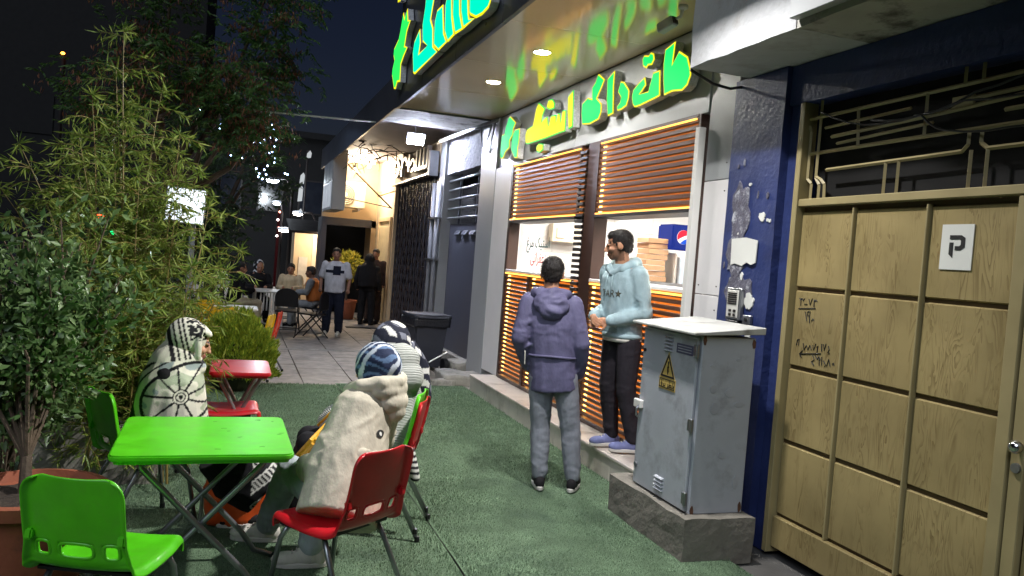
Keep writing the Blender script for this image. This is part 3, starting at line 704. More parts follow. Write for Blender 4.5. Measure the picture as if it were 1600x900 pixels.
for k in range(5):
    put(B().prism([(2.600,1.292-k*.022),(2.618,1.300-k*.022),(2.618,1.286-k*.022)],'y',4.345,4.435), 'vent_louvre', m_grey_metal, ec)
    if k < 4: put(B().prism([(2.600,.395-k*.024),(2.618,.405-k*.024),(2.618,.388-k*.024)],'y',4.325,4.425), 'vent_louvre', m_grey_metal, ec)
put(B().box(2.6155,2.618,4.115,4.30,1.205,1.265), 'name_plate', M('dark_blue_plate',(70,70,96),.5), ec)
for k in range(3): put(B().box(2.6145,2.6156,4.13,4.285,1.217+k*.016,1.222+k*.016), 'plate_line', m_grey_metal, ec)
m_wy = M('warning_yellow', (196,168,92), .5, var=.1)
ws = put(B().prism([(4.48,.955),(4.28,.955),(4.28,1.03),(4.29,1.03),(4.385,1.195),(4.475,1.03),(4.48,1.03)],'x',2.6150,2.6175), 'warning_sign', m_wy, ec)
def ring(poly, d, x0, x1, name, par):
    q = inset(poly, d); n = len(poly); b = B()
    v = [(x0,*p) for p in poly]+[(x0,*p) for p in q]+[(x1,*p) for p in poly]+[(x1,*p) for p in q]
    f = []
    for i in range(n):
        j = (i+1)%n
        f += [(i,j,n+j,n+i),(2*n+i,3*n+i,3*n+j,2*n+j),(i,2*n+i,2*n+j,j),(n+i,n+j,3*n+j,3*n+i)]
    b.add(v,f); return put(b, name, m_ink, par)
ring([(4.463,1.035),(4.295,1.035),(4.383,1.185)],.011,2.6125,2.6148,'triangle_border',ws)
put(B().prism([(4.388,1.135),(4.372,1.135),(4.385,1.105),(4.368,1.105),(4.380,1.075),(4.388,1.08),(4.381,1.05),(4.370,1.07),(4.376,1.072),(4.392,1.098),(4.378,1.098)][::1],'x',2.6125,2.6148), 'lightning_bolt', m_ink, ws)
ring([(4.472,.965),(4.288,.965),(4.288,1.022),(4.472,1.022)],.004,2.6125,2.6148,'text_border',ws)
put_text('warning_lettering', '\uFED5\uFEAE\uFE91 \uFEAE\uFEC4\uFEA7', .055, m_ink, ws, (2.6135,4.38,.992), (0,-1,0), (0,0,1))

for x, z, w, h in ((2.74,1.02,.05,.05),(2.86,1.00,.07,.06),(2.76,.90,.06,.07),(2.93,.93,.08,.03),(2.72,1.16,.03,.015),(2.9,1.2,.03,.02),(2.84,.62,.06,.04),(2.95,.45,.04,.09)):
    pts = [(x+math.cos(t)*w*.5*(1+.3*noise.noise((t*2,x*9,z*7))), z+math.sin(t)*h*.5*(1+.3*noise.noise((t*2,z*9,x*5)))) for t in np.linspace(0,2*math.pi,14,endpoint=False)]
    put(B().prism(pts,'y',4.0525,4.058), 'paint_patch', m_patch, ec)
for x, z in ((2.655,1.31),(2.66,.285),(2.995,.30),(3.0,1.30)):
    pts = [(x+math.cos(t)*.012*(1+.5*noise.noise((t*3,x*9,z*7))), z+math.sin(t)*.03*(1+.5*noise.noise((t*3,z*9,x*5)))) for t in np.linspace(0,2*math.pi,12,endpoint=False)]
    put(B().prism(pts,'y',4.0522,4.058), 'rust_spot', m_rust, ec)
# ------------------------------------------------------------------ the next bays up the street
sd = thing('service_door_bay', 'dark grey steel door under a barred vent and rough plaster panel beside the snack shop', 'doorway', (3.4,12,0))
put(B().box(3.38,3.42,10.87,13.05,.14,2.20), 'door_leaf', m_darkdoor, sd, bevel=.004)
put(B().box(3.30,3.60,10.86,13.10,-.02,.135), 'sill', m_concrete, sd, bevel=.01)
put(B().box(3.55,3.58,10.86,13.05,2.2,3.05), 'vent_shade_sheet', m_unlit, sd)  # black sheet painted as the shade behind the vent bars
for k in range(5): put(B().tube([(3.33,10.87,2.30+k*.155),(3.33,13.03,2.30+k*.155)], .018, 8), 'vent_bar', m_steel, sd, smooth=True)
for y in (11.4,12.4): put(B().box(3.335,3.36,y-.015,y+.015,2.2,3.0), 'vent_upright', m_darkdoor, sd)
put(rough_box(3.27,3.6,10.90,13.05,3.03,3.62,(3,26,10),.014,12,9), 'plaster_panel', M('rough_grey_plaster',(150,150,156),.9,var=.35,vs=18,bump=1.2,bs=40), sd)
for k in range(4): put(B().prism([(3.33,2.03),(3.38,2.10),(3.38,2.03)],'y',11.05+k*.42,11.33+k*.42), 'door_hood', m_darkdoor, sd)
put(B().tube([(3.36,11.0,1.12),(3.30,11.0,1.12),(3.30,11.0,1.02)],.02,8), 'handle', m_steel, sd, smooth=True)
put(B().box(3.22,3.60,13.05,13.40,-.02,3.62), 'grey_pier', m_grey_alu, sd, bevel=.004)
pipe = thing('drain_pipes', 'pair of pale downpipes between the lattice gate and the dark steel door', 'pipe', (3.15,13.2,0))
for y in (13.10,13.45):
    put(B().tube([(3.16,y,.3),(3.16,y,2.9)],.04,10), 'pipe', M('grey_pipe_%d'%int(y*100),(160,162,170),.4), pipe, smooth=True)
put(B().box(3.10,3.22,13.0,13.55,2.28,2.31).box(3.10,3.22,13.0,13.55,1.58,1.61), 'bracket', m_steel, pipe)
cd = put(B().tube([(3.2,10.2,3.54),(3.16,11.4,3.56),(3.14,13.2,3.60)],.03,8).tube([(3.2,10.2,3.48),(3.12,11.2,3.52),(3.1,13.2,3.55)],.012,6).tube([(3.17,10.4,3.5),(3.15,10.5,3.3),(3.16,10.6,3.15),(3.15,10.75,3.3),(3.14,10.8,3.5)],.010,6).tube([(3.17,10.25,3.5),(3.15,10.3,3.25),(3.16,10.36,3.1),(3.15,10.45,3.2)],.010,6), 'conduit', m_steel, smooth=True)
tag(cd, 'grey conduit with loose looping cables above the dark steel door', 'conduit')

gs = thing('lattice_gate_shop', 'closed shop with folding lattice gate and dark shutters under a lettered board', 'shop', (3.3,15,0))
put(B().box(3.30,3.34,13.42,17.05,.1,3.10), 'back_panel', M('dark_glass_front',(42,40,52),.25), gs)
put(B().box(3.16,3.60,13.42,17.08,.0,.10), 'sill', m_tan, gs, bevel=.006)
lat = B(); pitch = .26
k = -14
yy = 13.45
while yy < 17.05+3.2:
    for sgn in (1,-1):
        pts = []
        for t in np.linspace(0,1,2):
            pass
    yy += pitch
def clipbar(y0, z0, y1, z1, Y0=13.46, Y1=17.02, Z0=.12, Z1=3.08):
    # Liang-Barsky clip of one lattice bar to the opening
    dx, dy = y1-y0, z1-z0; t0, t1 = 0., 1.
    for p, q in ((-dx,y0-Y0),(dx,Y1-y0),(-dy,z0-Z0),(dy,Z1-z0)):
        if abs(p) < 1e-9:
            if q < 0: return None
        else:
            r = q/p
            if p < 0: t0 = max(t0, r)
            else: t1 = min(t1, r)
    return None if t0 >= t1 else (y0+dx*t0, z0+dy*t0, y0+dx*t1, z0+dy*t1)
H = 3.1
for i in range(-26, 40):
    y = 13.46+i*.19
    for s in (1,-1):
        c = clipbar(y, .1 if s > 0 else 3.1, y+1.55, 3.1 if s > 0 else .1)
        if c: lat.tube([(3.24+.008*s,c[0],c[1]),(3.24+.008*s,c[2],c[3])], .011, 4, cap=False)
lo_ = put(lat, 'lattice', M('lattice_steel',(96,88,90),.4,.5), gs); lo_['kind'] = 'stuff'
for i in range(13): put(B().box(3.225,3.245,13.47+i*.295,13.49+i*.295,.1,3.09), 'lattice_upright', m_darkdoor, gs)
put(B().box(3.16,3.30,17.03,17.10,.1,3.1), 'jamb', m_tan, gs, bevel=.004)
put(B().box(3.20,3.34,13.42,17.45,3.10,3.64), 'name_board', m_tan, gs, bevel=.004)
put(B().box(3.12,3.20,13.42,17.45,3.085,3.115), 'board_ledge', m_steel, gs)
m_sil = M('silver_letter',(214,206,196),.35,.4)
def raised(poly): put(B().prism(poly,'x',3.10,3.17), 'letter', m_sil, gs)
def arc(y, z, r0, r1, a0, a1, n=9):
    o = [(y+r1*math.cos(R(t)), z+r1*.55*math.sin(R(t))) for t in np.linspace(a0,a1,n)]
    i = [(y+r0*math.cos(R(t)), z+r0*.55*math.sin(R(t))) for t in np.linspace(a1,a0,n)]
    return o+i
raised(arc(16.85,3.42,.22,.36,20,330)); raised(arc(16.0,3.42,.18,.32,-10,190)); raised([(16.35,3.22),(16.22,3.22),(16.20,3.56),(16.33,3.56)])
raised([(15.62,3.26),(15.50,3.26),(15.48,3.60),(15.60,3.60)]); raised(arc(15.2,3.36,.12,.25,0,300))
for y in (14.85,14.55,14.25,13.95): raised([(y+.07,3.25),(y-.05,3.25),(y-.07,3.60),(y+.05,3.60)])
raised([(15.0,3.28),(13.95,3.26),(13.95,3.20),(15.0,3.22)])
put(B().box(3.02,3.18,13.36,13.46,3.02,3.45), 'end_box', m_steel, gs, bevel=.005)

# slab over the far bays and its lamp
sl = thing('overhang_slab', 'concrete overhang above the far shop fronts carrying a square floodlight', 'overhang', (2.6,14,3.6))
put(B().box(1.93,3.6,10.48,12.3,3.66,3.95), 'near_slab', m_beam, sl)
put(B().box(1.93,3.6,12.3,20.6,3.82,4.05), 'far_slab', m_ceiling2, sl)
put(B().box(1.90,1.929,10.48,20.6,3.60,4.08), 'edge_board', m_fascia, sl)
fl2 = thing('floodlight', 'square bluish white floodlight hanging below the far overhang', 'floodlight', (2.69,13.1,3.6))
put(B().cbox((2.69,13.065,3.565),(.30,.05,.20),(R(30),0,0)), 'housing', m_grey_metal, fl2, bevel=.01)
put(B().tube([(2.69,13.13,3.66),(2.69,13.13,3.83)],.012,8), 'bracket', m_steel, fl2)
m_fl = emit_mat('flood_face', (225,232,255), 420)
put(B().cbox((2.69,13.03,3.545),(.27,.012,.17),(R(30),0,0)), 'lamp_face', m_fl, fl2, bevel=.003)
for zz in range(7):
    pass
br = thing('bare_twigs', 'dark tangle of bare twigs and wires at the overhang corner', 'twigs', (2.1,16.5,3.6))
tw = B()
for k in range(26):
    p = Vector((random.uniform(1.95,2.9), random.uniform(15.6,16.6), random.uniform(3.5,3.82))); pts = [p.copy()]
    d = Vector((random.uniform(-1,1),random.uniform(-.5,.5),random.uniform(-.6,.5))).normalized()
    for q in range(4):
        d = (d+Vector((random.uniform(-.6,.6),random.uniform(-.4,.4),random.uniform(-.6,.5)))).normalized(); p = p+d*.14; pts.append(p.copy())
    tw.tube(pts, [.012,.01,.008,.006,.004], 4)
put(tw, 'twig', m_dark, br)

# lit warm vestibule
vs = thing('lit_vestibule', 'warmly lit recessed entrance with cream walls and a pale door at the far end', 'entrance', (3,18.5,0))
put(B().box(3.28,3.50,17.12,20.2,0,3.82), 'side_wall', m_cream, vs)
put(B().box(3.25,3.28,17.12,20.2,3.02,3.10), 'ledge', m_tan, vs)
put(B().box(3.245,3.28,17.9,19.3,.05,2.25), 'door', M('pale_door',(226,206,168),.35), vs, bevel=.01)
put(B().box(3.225,3.279,17.80,17.89,.0,2.35), 'door_frame', m_tan, vs, bevel=.005); put(B().box(3.225,3.279,19.31,19.40,.0,2.35), 'door_frame', m_tan, vs, bevel=.005)
put(B().box(3.225,3.279,17.80,19.40,2.351,2.44), 'door_frame', m_tan, vs, bevel=.005)
put(B().tube([(3.22,18.05,.9),(3.20,18.05,.95),(3.20,18.05,1.25),(3.22,18.05,1.3)],.015,6), 'door_handle', m_steel, vs)
put(B().box(1.95,3.28,20.0,20.2,2.40,3.82), 'back_wall', m_tan, vs)
put(B().box(2.05,3.28,20.9,21.0,0,2.40), 'back_shade_sheet', m_unlit, vs)  # near-black sheet in place of the unlit space beyond the opening
put(B().box(2.05,3.28,19.98,20.04,2.20,2.40), 'shutter_box', m_darkdoor, vs, bevel=.01)
put(B().box(1.95,2.07,19.98,20.9,0,2.40), 'side_pier', m_darkdoor, vs)
put(B().box(3.16,3.28,19.98,20.9,0,2.40), 'side_pier', m_tan, vs)
put(B().box(2.3,3.28,16.9,17.08,-.02,.012), 'door_mat', m_black, vs)
m_bulb = emit_mat('warm_tube', (255,224,180), 30)
bl = thing('tube_light', 'glowing warm tube light on the vestibule ceiling', 'light', (2.6,18.8,3.75))
put(B().tube([(2.38,18.8,3.70),(2.95,18.8,3.70)],.03,10), 'tube', m_bulb, bl); put(B().box(2.36,2.97,18.77,18.83,3.74,3.80), 'fitting', m_white, bl)
for x, y, lb in ((2.78,18.5,'upper bare bulb hanging before the tube light'),(2.42,18.2,'lower bare bulb hanging beside the air conditioner')):
    bb = thing('bare_bulb', lb, 'bulb', (x,y,3.5)); dz = 0 if x > 2.5 else -.16
    put(B().tube([(x,y,3.82),(x,y,3.70+dz)],.012,6), 'cord', m_black, bb); put(B().tube([(x,y,3.70+dz),(x,y,3.64+dz)],.028,10), 'socket', m_black, bb)
    put(B().ell((x,y,3.59+dz),(.05,.05,.06)), 'bulb', emit_mat('warm_bulb',(255,228,190),6), bb, smooth=True)
vl = bpy.data.lights.new('vestibule_lamp','POINT'); vl.energy = 120; vl.color = (1,.84,.62); vl.shadow_soft_size = .12
vo = bpy.data.objects.new('vestibule_lamp', vl); COL.objects.link(vo); vo.location = (2.6,18.7,3.58); vo.parent = bl; vo.matrix_parent_inverse = basis(bl).inverted()
ac = thing('air_conditioner', 'cream outdoor air conditioner unit on brackets inside the vestibule', 'air conditioner', (2.4,19.2,2.6))
m_acw = M('cream_casing',(222,206,176),.5)
put(B().box(2.02,2.82,19.0,19.35,2.62,3.22), 'case', m_acw, ac, bevel=.015)
put(B().lathe([(.01,0),(.24,0),(.24,.02),(.01,.02)],(0,0,0),24), 'fan_recess', M('fan_grey',(120,108,92),.6), ac)
fo = ac.children[-1]; fo.data.transform(Matrix.Translation((2.34,18.99,2.92)) @ Matrix.Rotation(R(90),4,'X'))
for k in range(5):
    t = [(2.34+.045*(k+1)*math.cos(a), 18.965, 2.92+.045*(k+1)*math.sin(a)) for a in np.linspace(0,2*math.pi,25)]
    put(B().tube(t,.005,4,cap=False), 'guard_ring', m_acw, ac)
put(B().tube([(2.34,18.955,2.92),(2.34,18.97,2.92)],.06,14), 'hub', m_acw, ac)
put(B().box(2.1,2.14,18.95,19.98,2.56,2.615).box(2.66,2.70,18.95,19.98,2.56,2.615), 'bracket', m_steel, ac)
hb = thing('hanging_signboard', 'grey box signboard with white panes projecting from the far facade', 'sign', (2.1,18.2,2.5))
put(B().box(1.92,2.22,17.95,19.8,2.50,3.95), 'box', m_grey_alu, hb, bevel=.006)
m_hp = emit_mat('signboard_pane',(200,208,220),.28)
for k in range(3):
    put(B().box(1.905,1.919,18.05+k*.58,18.55+k*.58,2.56,3.10), 'pane', m_hp, hb); put(B().box(1.905,1.919,18.05+k*.58,18.55+k*.58,3.16,3.88), 'pane', m_grey_alu, hb)
stay = put(B().tube([(2.2,18.0,3.55),(3.2,17.6,2.62)],.018,6).tube([(2.2,18.0,2.78),(3.2,17.5,2.62)],.012,6), 'stay_rod', m_dark)
tag(stay, 'thin dark stay rods crossing in front of the air conditioner', 'rod')

# wheelie bin
tb = thing('wheelie_bin', 'dark grey wheelie bin with a bag-lined lid in front of the steel door', 'bin', (2.68,11.35,0), R(8), local=True)
m_bin = M('bin_plastic',(50,52,62),.5,var=.12)
def taper(x0,x1,y0,y1,z0,z1,k):
    cx=(x0+x1)/2; cy_=(y0+y1)/2
    v=[(cx+(x-cx)*k,cy_+(y-cy_)*k,z0) for x,y in ((x0,y0),(x1,y0),(x1,y1),(x0,y1))]+[(x,y,z1) for x,y in ((x0,y0),(x1,y0),(x1,y1),(x0,y1))]
    return B().add(v,[(0,3,2,1),(4,5,6,7),(0,1,5,4),(1,2,6,5),(2,3,7,6),(3,0,4,7)])
put(taper(-.25,.25,-.27,.27,.05,.70,.78),'body',m_bin,tb,bevel=.02,seg=2)
bag = rough_box(-.275,.275,-.295,.295,.64,.765,(14,14,4),.012,21,9); put(bag,'bin_bag',M('bag_film',(30,31,38),.3,bump=.8,bs=40),tb,smooth=True)
ld_ = rough_box(-.27,.29,-.29,.29,.768,.82,(10,10,3),.008,22,7); put(ld_,'lid',m_bin,tb,smooth=True)
for x in (-.16,.20):
    w = B().tube([(x,-.27,.10),(x+.06,-.27,.10)],.10,18); put(w,'wheel',m_black,tb,smooth=False)
put(B().tube([(-.24,-.30,.78),(.24,-.30,.78)],.018,8),'handle',m_bin,tb)
put(B().tube([(-.05,-.36,.15),(.22,-.36,.30)],.012,6),'pedal_bar',m_steel,tb)
# broken kerb and rubble by the bin
for i,(x,y,sx,sy_,h,lb) in enumerate(((2.95,10.25,.55,.55,.13,'broken concrete slab beside the step, larger lump'),(2.55,10.05,.45,.28,.07,'flat cement patch at the turf edge'),(3.2,11.15,.35,.5,.16,'crumbling cement kerb under the steel door'))):
    o = put(rough_box(x-sx/2,x+sx/2,y-sy_/2,y+sy_/2,-.02,h,(8,8,4),.03,30+i,5), 'rubble', m_concrete, smooth=True); tag(o, lb, 'rubble')

# ------------------------------------------------------------------ moulded chairs
def cat_curve(pts, n):
    pts = [Vector((*p,0)) for p in pts]; out = []
    for k in range(n+1):
        u = k/n*(len(pts)-1); i = min(int(u), len(pts)-2); t = u-i
        p0,p1,p2,p3 = pts[max(i-1,0)],pts[i],pts[i+1],pts[min(i+2,len(pts)-1)]
        out.append(.5*((2*p1)+(-p0+p2)*t+(2*p0-5*p1+4*p2-p3)*t*t+(-p0+3*p1-3*p2+p3)*t**3))
    return out
def chair_shell(s=1.):
    prof = cat_curve([(.235,.375),(.238,.41),(.21,.440),(.10,.432),(-.02,.425),(-.13,.432),(-.185,.462),(-.205,.52),(-.225,.60),(-.245,.70),(-.262,.80)], 66)
    us = [-1,-.965,-.92,-.86,-.78,-.70,-.60,-.50,-.40,-.32,-.22,-.10,0,.10,.22,.32,.40,.50,.60,.70,.78,.86,.92,.965,1]
    v = []; f = []; K = len(prof); U = len(us)
    for i, p in enumerate(prof):
        z = p.y; y = p.x
        a = prof[min(i+1,K-1)]-prof[max(i-1,0)]; nrm = Vector((0,a.y,-a.x)).normalized()  # towards the sitter
        if nrm.z < 0 and nrm.y < 0: nrm = -nrm
        hw = .215
        if z > .45 and y < -.1:
            hw = .215-.02*min(1,(z-.45)/.1)
            top = .80-z
            if top < .07: hw -= .055*(1-math.sqrt(max(0,1-((.07-top)/.07)**2)))
        elif y > .12: hw = .215-.012*((y-.12)/.11)
        for u in us:
            roll = max(0,(abs(u)-.84)/.16)**2*.020
            dish = (.012 if z < .46 else .022)*(u*u)
            q = Vector((u*hw, y, z)) + nrm*(dish-roll*1.6)
            v.append(q)
    for i in range(K-1):
        z = (prof[i].y+prof[i+1].y)/2; back = prof[i].x < -.15
        for j in range(U-1):
            u = (us[j]+us[j+1])/2
            if back and .494 < z < .546 and (abs(u) < .32 or .50 < abs(u) < .78): continue
            f.append((i*U+j, i*U+j+1, (i+1)*U+j+1, (i+1)*U+j))
    return B().add(v,f)
def make_chair(name, label, mat, loc, rz, group):
    t = thing(name, label, 'chair', loc, rz, group, local=True)
    sh = put(chair_shell(), 'seat_shell', mat, t, smooth=True)
    so = sh.modifiers.new('thickness','SOLIDIFY'); so.thickness = .010; so.offset = -1
    su = sh.modifiers.new('round','SUBSURF'); su.levels = 1; su.render_levels = 1
    # moulded rims round the hand holes and corner brackets behind them
    def yb_at(z): return -.198-(z-.49)*.26
    for u0, u1 in ((-.155,-.10),(-.064,.064),(.10,.155)):
        lp = []
        for a in np.linspace(0,2*math.pi,21):
            cu, cv = math.cos(a), math.sin(a); cu = math.copysign(abs(cu)**.55,cu); cv = math.copysign(abs(cv)**.55,cv)
            x = (u0+u1)/2+cu*(u1-u0)/2; z = .520+cv*.029
            lp.append((x, yb_at(z)+.022*(x/.2)**2-.005, z))
        put(B().tube(lp,.0075,6,cap=False), 'hole_rim', mat, t, smooth=True)
    for s in (-1,1):
        put(B().cbox((s*.172,-.222,.572),(.030,.026,.040),(R(-10),0,0)), 'corner_bracket', mat, t, bevel=.006, seg=2)
    put(B().box(-.20,.20,-.12,.17,.400,.412), 'under_plate', m_black, t)
    for s in (-1,1):
        put(B().tube([(s*.165,.14,.405),(s*.178,.185,.33),(s*.205,.235,.012)], .0125, 10), 'leg', m_steel, t, smooth=True)
        put(B().tube([(s*.165,-.08,.405),(s*.178,-.125,.33),(s*.205,-.30,.012)], .0125, 10), 'leg', m_steel, t, smooth=True)
        put(B().tube([(s*.165,.16,.398),(s*.165,-.10,.398)], .0115, 8), 'side_rail', m_steel, t, smooth=True)
        for y in (.235,-.30): put(B().tube([(s*.206,y+.002*(1 if y>0 else -1),.0),(s*.205,y,.03)],.016,8), 'rubber_foot', m_black, t)
    return t
def plastic(name, rgb, rough=.34): return M(name, rgb, rough, var=.16, vs=9, spec=.5, coat=.1, stain=tuple(int(c*.86+18) for c in rgb), ss=6, bump=.06, bs=25)
m_green = plastic('green_plastic',(86,200,24)); m_red = plastic('red_plastic',(188,22,34)); m_yel = plastic('yellow_plastic',(224,176,24)); m_orange = plastic('orange_red_plastic',(206,60,34))
ZT = .012
make_chair('plastic_chair','green plastic chair nearest the camera in front of the terracotta pot',m_green,(-.395,3.36,ZT),R(-22),'moulded plastic chairs')
make_chair('plastic_chair','green plastic chair holding the woman in the printed headscarf',m_green,(-.43,4.95,ZT),R(-60),'moulded plastic chairs')
make_chair('plastic_chair','red plastic chair holding the woman in the cream hooded jacket',m_red,(.53,3.70,ZT),R(37),'moulded plastic chairs')
make_chair('plastic_chair','red plastic chair under the woman in the grey knitted cardigan',m_red,(.90,4.79,ZT),R(68),'moulded plastic chairs')
make_chair('plastic_chair','green plastic chair stacked on the red chair of the woman in grey',m_green,(.885,4.795,ZT+.045),R(68),'moulded plastic chairs')
make_chair('plastic_chair','red plastic chair tucked under the small red table',m_red,(.0,6.22,ZT),R(-88),'moulded plastic chairs')
make_chair('plastic_chair','yellow plastic chair seen side on behind the clipped conifer',m_yel,(.22,10.2,0),R(75),'moulded plastic chairs')
make_chair('plastic_chair','orange red plastic chair just right of the yellow side-on chair',m_orange,(.34,10.65,0),R(80),'moulded plastic chairs')
make_chair('plastic_chair','yellow plastic chair with its back to the camera by the lit post',m_yel,(-.34,12.3,0),R(5),'moulded plastic chairs')
make_chair('plastic_chair','yellow plastic chair half hidden by the clipped conifer',m_yel,(-.15,11.2,0),R(12),'moulded plastic chairs')

# ------------------------------------------------------------------ tables
def make_table(name, label, mat, cx, cy_, w, d, h, rz=0.):
    t = thing(name, label, 'table', (cx,cy_,ZT), rz, None, local=True)
    r = .045; poly = []
    for sx, sy_, a0 in ((1,1,0),(-1,1,90),(-1,-1,180),(1,-1,270)):
        for a in np.linspace(a0,a0+90,6): poly.append((sx*(w/2-r)+r*math.cos(R(a)), sy_*(d/2-r)+r*math.sin(R(a))))
    tp = put(B().prism(poly,'z',h-.028,h), 'table_top', mat, t, bevel=.007, seg=2); autosmooth(tp)
    put(B().prism(inset(poly,.02),'z',h-.042,h-.0285), 'apron', mat, t)
    x0 = w*.36
    for s in (-1,1):
        y = s*(d/2-.13)
        put(B().tube([(-x0,y,h-.045),(-x0+.02,y,h-.09),(x0*.72,y,.16),(x0*.98,y,.055),(x0*1.35,y,.018)],.0145,10), 'leg', m_steel, t, smooth=True)
        y2 = s*(d/2-.17)
        put(B().tube([(x0,y2,h-.045),(x0-.02,y2,h-.09),(-x0*.72,y2,.16),(-x0*.98,y2,.055),(-x0*1.35,y2,.018)],.0145,10), 'leg', m_steel, t, smooth=True)
        for q, yy in ((x0*1.35,y),(-x0*1.35,y2)): put(B().tube([(q-.01*np.sign(q),yy,.018),(q+.02*np.sign(q),yy,.016)],.018,8), 'rubber_foot', m_black, t)
    put(B().tube([(0,-(d/2-.12),h*.5-.01),(0,d/2-.12,h*.5-.01)],.009,8), 'pivot_rod', m_steel, t)
    for q in (-x0,x0): put(B().tube([(q,-(d/2-.1),h-.052),(q,d/2-.1,h-.052)],.012,8), 'cross_rail', m_steel, t)
    return t
tg = make_table('folding_table','bright green folding table in the foreground',m_green,-.08,4.06,.765,.80,.735,R(1))
rs = random.Random(3)
m_scuff = M('dark_scuff',(46,92,24),.6)
for k in range(11):
    x, y = rs.uniform(.02,.34), rs.uniform(-.30,.36); ln = rs.uniform(.008,.03)
    put(B().tube([(x,y,.7352),(x+ln*.5,y+rs.uniform(-.004,.006),.7354),(x+ln,y+rs.uniform(-.006,.01),.7352)],.0008,4), 'scuff_mark', m_scuff, tg)
make_table('folding_table','small red folding table behind the woman in the printed headscarf',m_red,.09,6.36,.43,.66,.72)
make_table('folding_table','white topped table behind the clipped conifer',m_white,.05,11.9,.6,.6,.72)

def bottle(x,y,z,lb,h=.22):
    t = thing('water_bottle', lb, 'bottle', (x,y,z))
    put(B().lathe([(.02,0),(.032,.004),(.032,.10),(.029,.11),(.032,.125),(.030,.16),(.013,.195),(.012,.21)],(x,y,z),14), 'body', glass_mat('clear_plastic',(.86,.9,.95),.08), t, smooth=True)
    put(B().lathe([(.0325,.06),(.0328,.062),(.0328,.115),(.0325,.117)],(x,y,z),14,cap=False), 'label_band', M('blue_label',(60,90,180),.4), t)
    put(B().lathe([(.014,.205),(.015,.207),(.015,.225),(.002,.226)],(x,y,z),12), 'cap', M('blue_cap',(50,110,210),.4), t)
bottle(.07,7.35,ZT,'clear water bottle with blue cap standing near the red table leg')
bottle(.02,7.45,ZT,'clear water bottle left of its twin near the red table leg')
ph = put(B().box(.16,.22,7.0,7.08,ZT,ZT+.14), 'carton', m_black, bevel=.008); tag(ph,'small dark carton on the turf beside the water bottles','carton')

# bags
def soft(name, c, r, seed, mat, amp=.05, sc=5., rot=None, parent=None, flat_bottom=None):
    b = B().ell(c, r, rot, 28, 18); me = b.mesh(name, smooth=True)
    for v in me.vertices:
        q = v.co*sc+Vector((seed,0,0)); n_ = (1-abs(noise.noise(q))*2)*.6+noise.noise(q*2.3)*.4
        d = (v.co-Vector(c)).normalized(); v.co += d*n_*amp
        if flat_bottom is not None and v.co.z < flat_bottom: v.co.z = flat_bottom+.001*noise.noise(q)
    return link(name, me, mat, parent)
m_obag = M('orange_bag_film',(216,86,34),.35,var=.2,vs=9)
ob_ = thing('shopping_bag','crumpled orange shopping bag on the turf under the green table','bag',(.10,4.92,0))
soft('bag_body',(.10,4.92,.17),(.18,.13,.20),3,m_obag,.06,7.,None,ob_,ZT+.002)
soft('bag_handle',(.0,4.90,.40),(.05,.04,.09),5,m_obag,.03,9.,None,ob_)
yb_ = thing('yellow_bag','mustard yellow shoulder bag on the lap of the woman in cream','bag',(.44,4.42,.5))
m_ybag = M('mustard_leather',(206,150,30),.45,var=.12)
put(B().cbox((.47,4.46,.60),(.06,.30,.22),(R(14),R(38),R(-18))), 'bag_body', m_ybag, yb_, bevel=.022, seg=3)
put(B().tube([(.50,4.56,.68),(.56,4.52,.76),(.60,4.46,.72)],.008,6), 'strap', m_ybag, yb_, smooth=True)

# ------------------------------------------------------------------ plants
def leaves(P, D, Lh, Wd, fold=.25, seed=0):
    """one folded lanceolate leaf per point: P origins, D directions, Lh lengths, Wd widths"""
    rng = np.random.default_rng(seed); n = len(P)
    D = D/np.linalg.norm(D,axis=1,keepdims=True)
    rv = rng.normal(size=(n,3)); S = np.cross(D,rv); S /= np.linalg.norm(S,axis=1,keepdims=True)+1e-9
    N_ = np.cross(S,D)
    L_ = Lh[:,None]; W_ = Wd[:,None]
    mid = P + D*L_*.42 - N_*L_*.04
    v = np.stack([P, mid+S*W_*.5+N_*W_*fold, P+D*L_-N_*L_*.12, mid-S*W_*.5+N_*W_*fold],1).reshape(-1,3)
    i = np.arange(n)*4
    f = np.concatenate([np.stack([i,i+1,i+2],1), np.stack([i,i+2,i+3],1)])
    return v, f
def mesh_np(name, v, f, mat, parent):
    me = bpy.data.meshes.new(name); me.vertices.add(len(v)); me.vertices.foreach_set('co', v.astype(np.float32).ravel())
    me.loops.add(len(f)*3); me.loops.foreach_set('vertex_index', f.astype(np.int32).ravel())
    me.polygons.add(len(f)); me.polygons.foreach_set('loop_start', np.arange(0,len(f)*3,3,dtype=np.int32))
    me.update(calc_edges=True); me.validate()
    return link(name, me, mat, parent)
m_bark = M('bark',(86,72,58),.9,var=.3,bump=.8,bs=30)
m_cane = M('bamboo_cane',(128,112,60),.5,var=.2)
rng = np.random.default_rng(11)

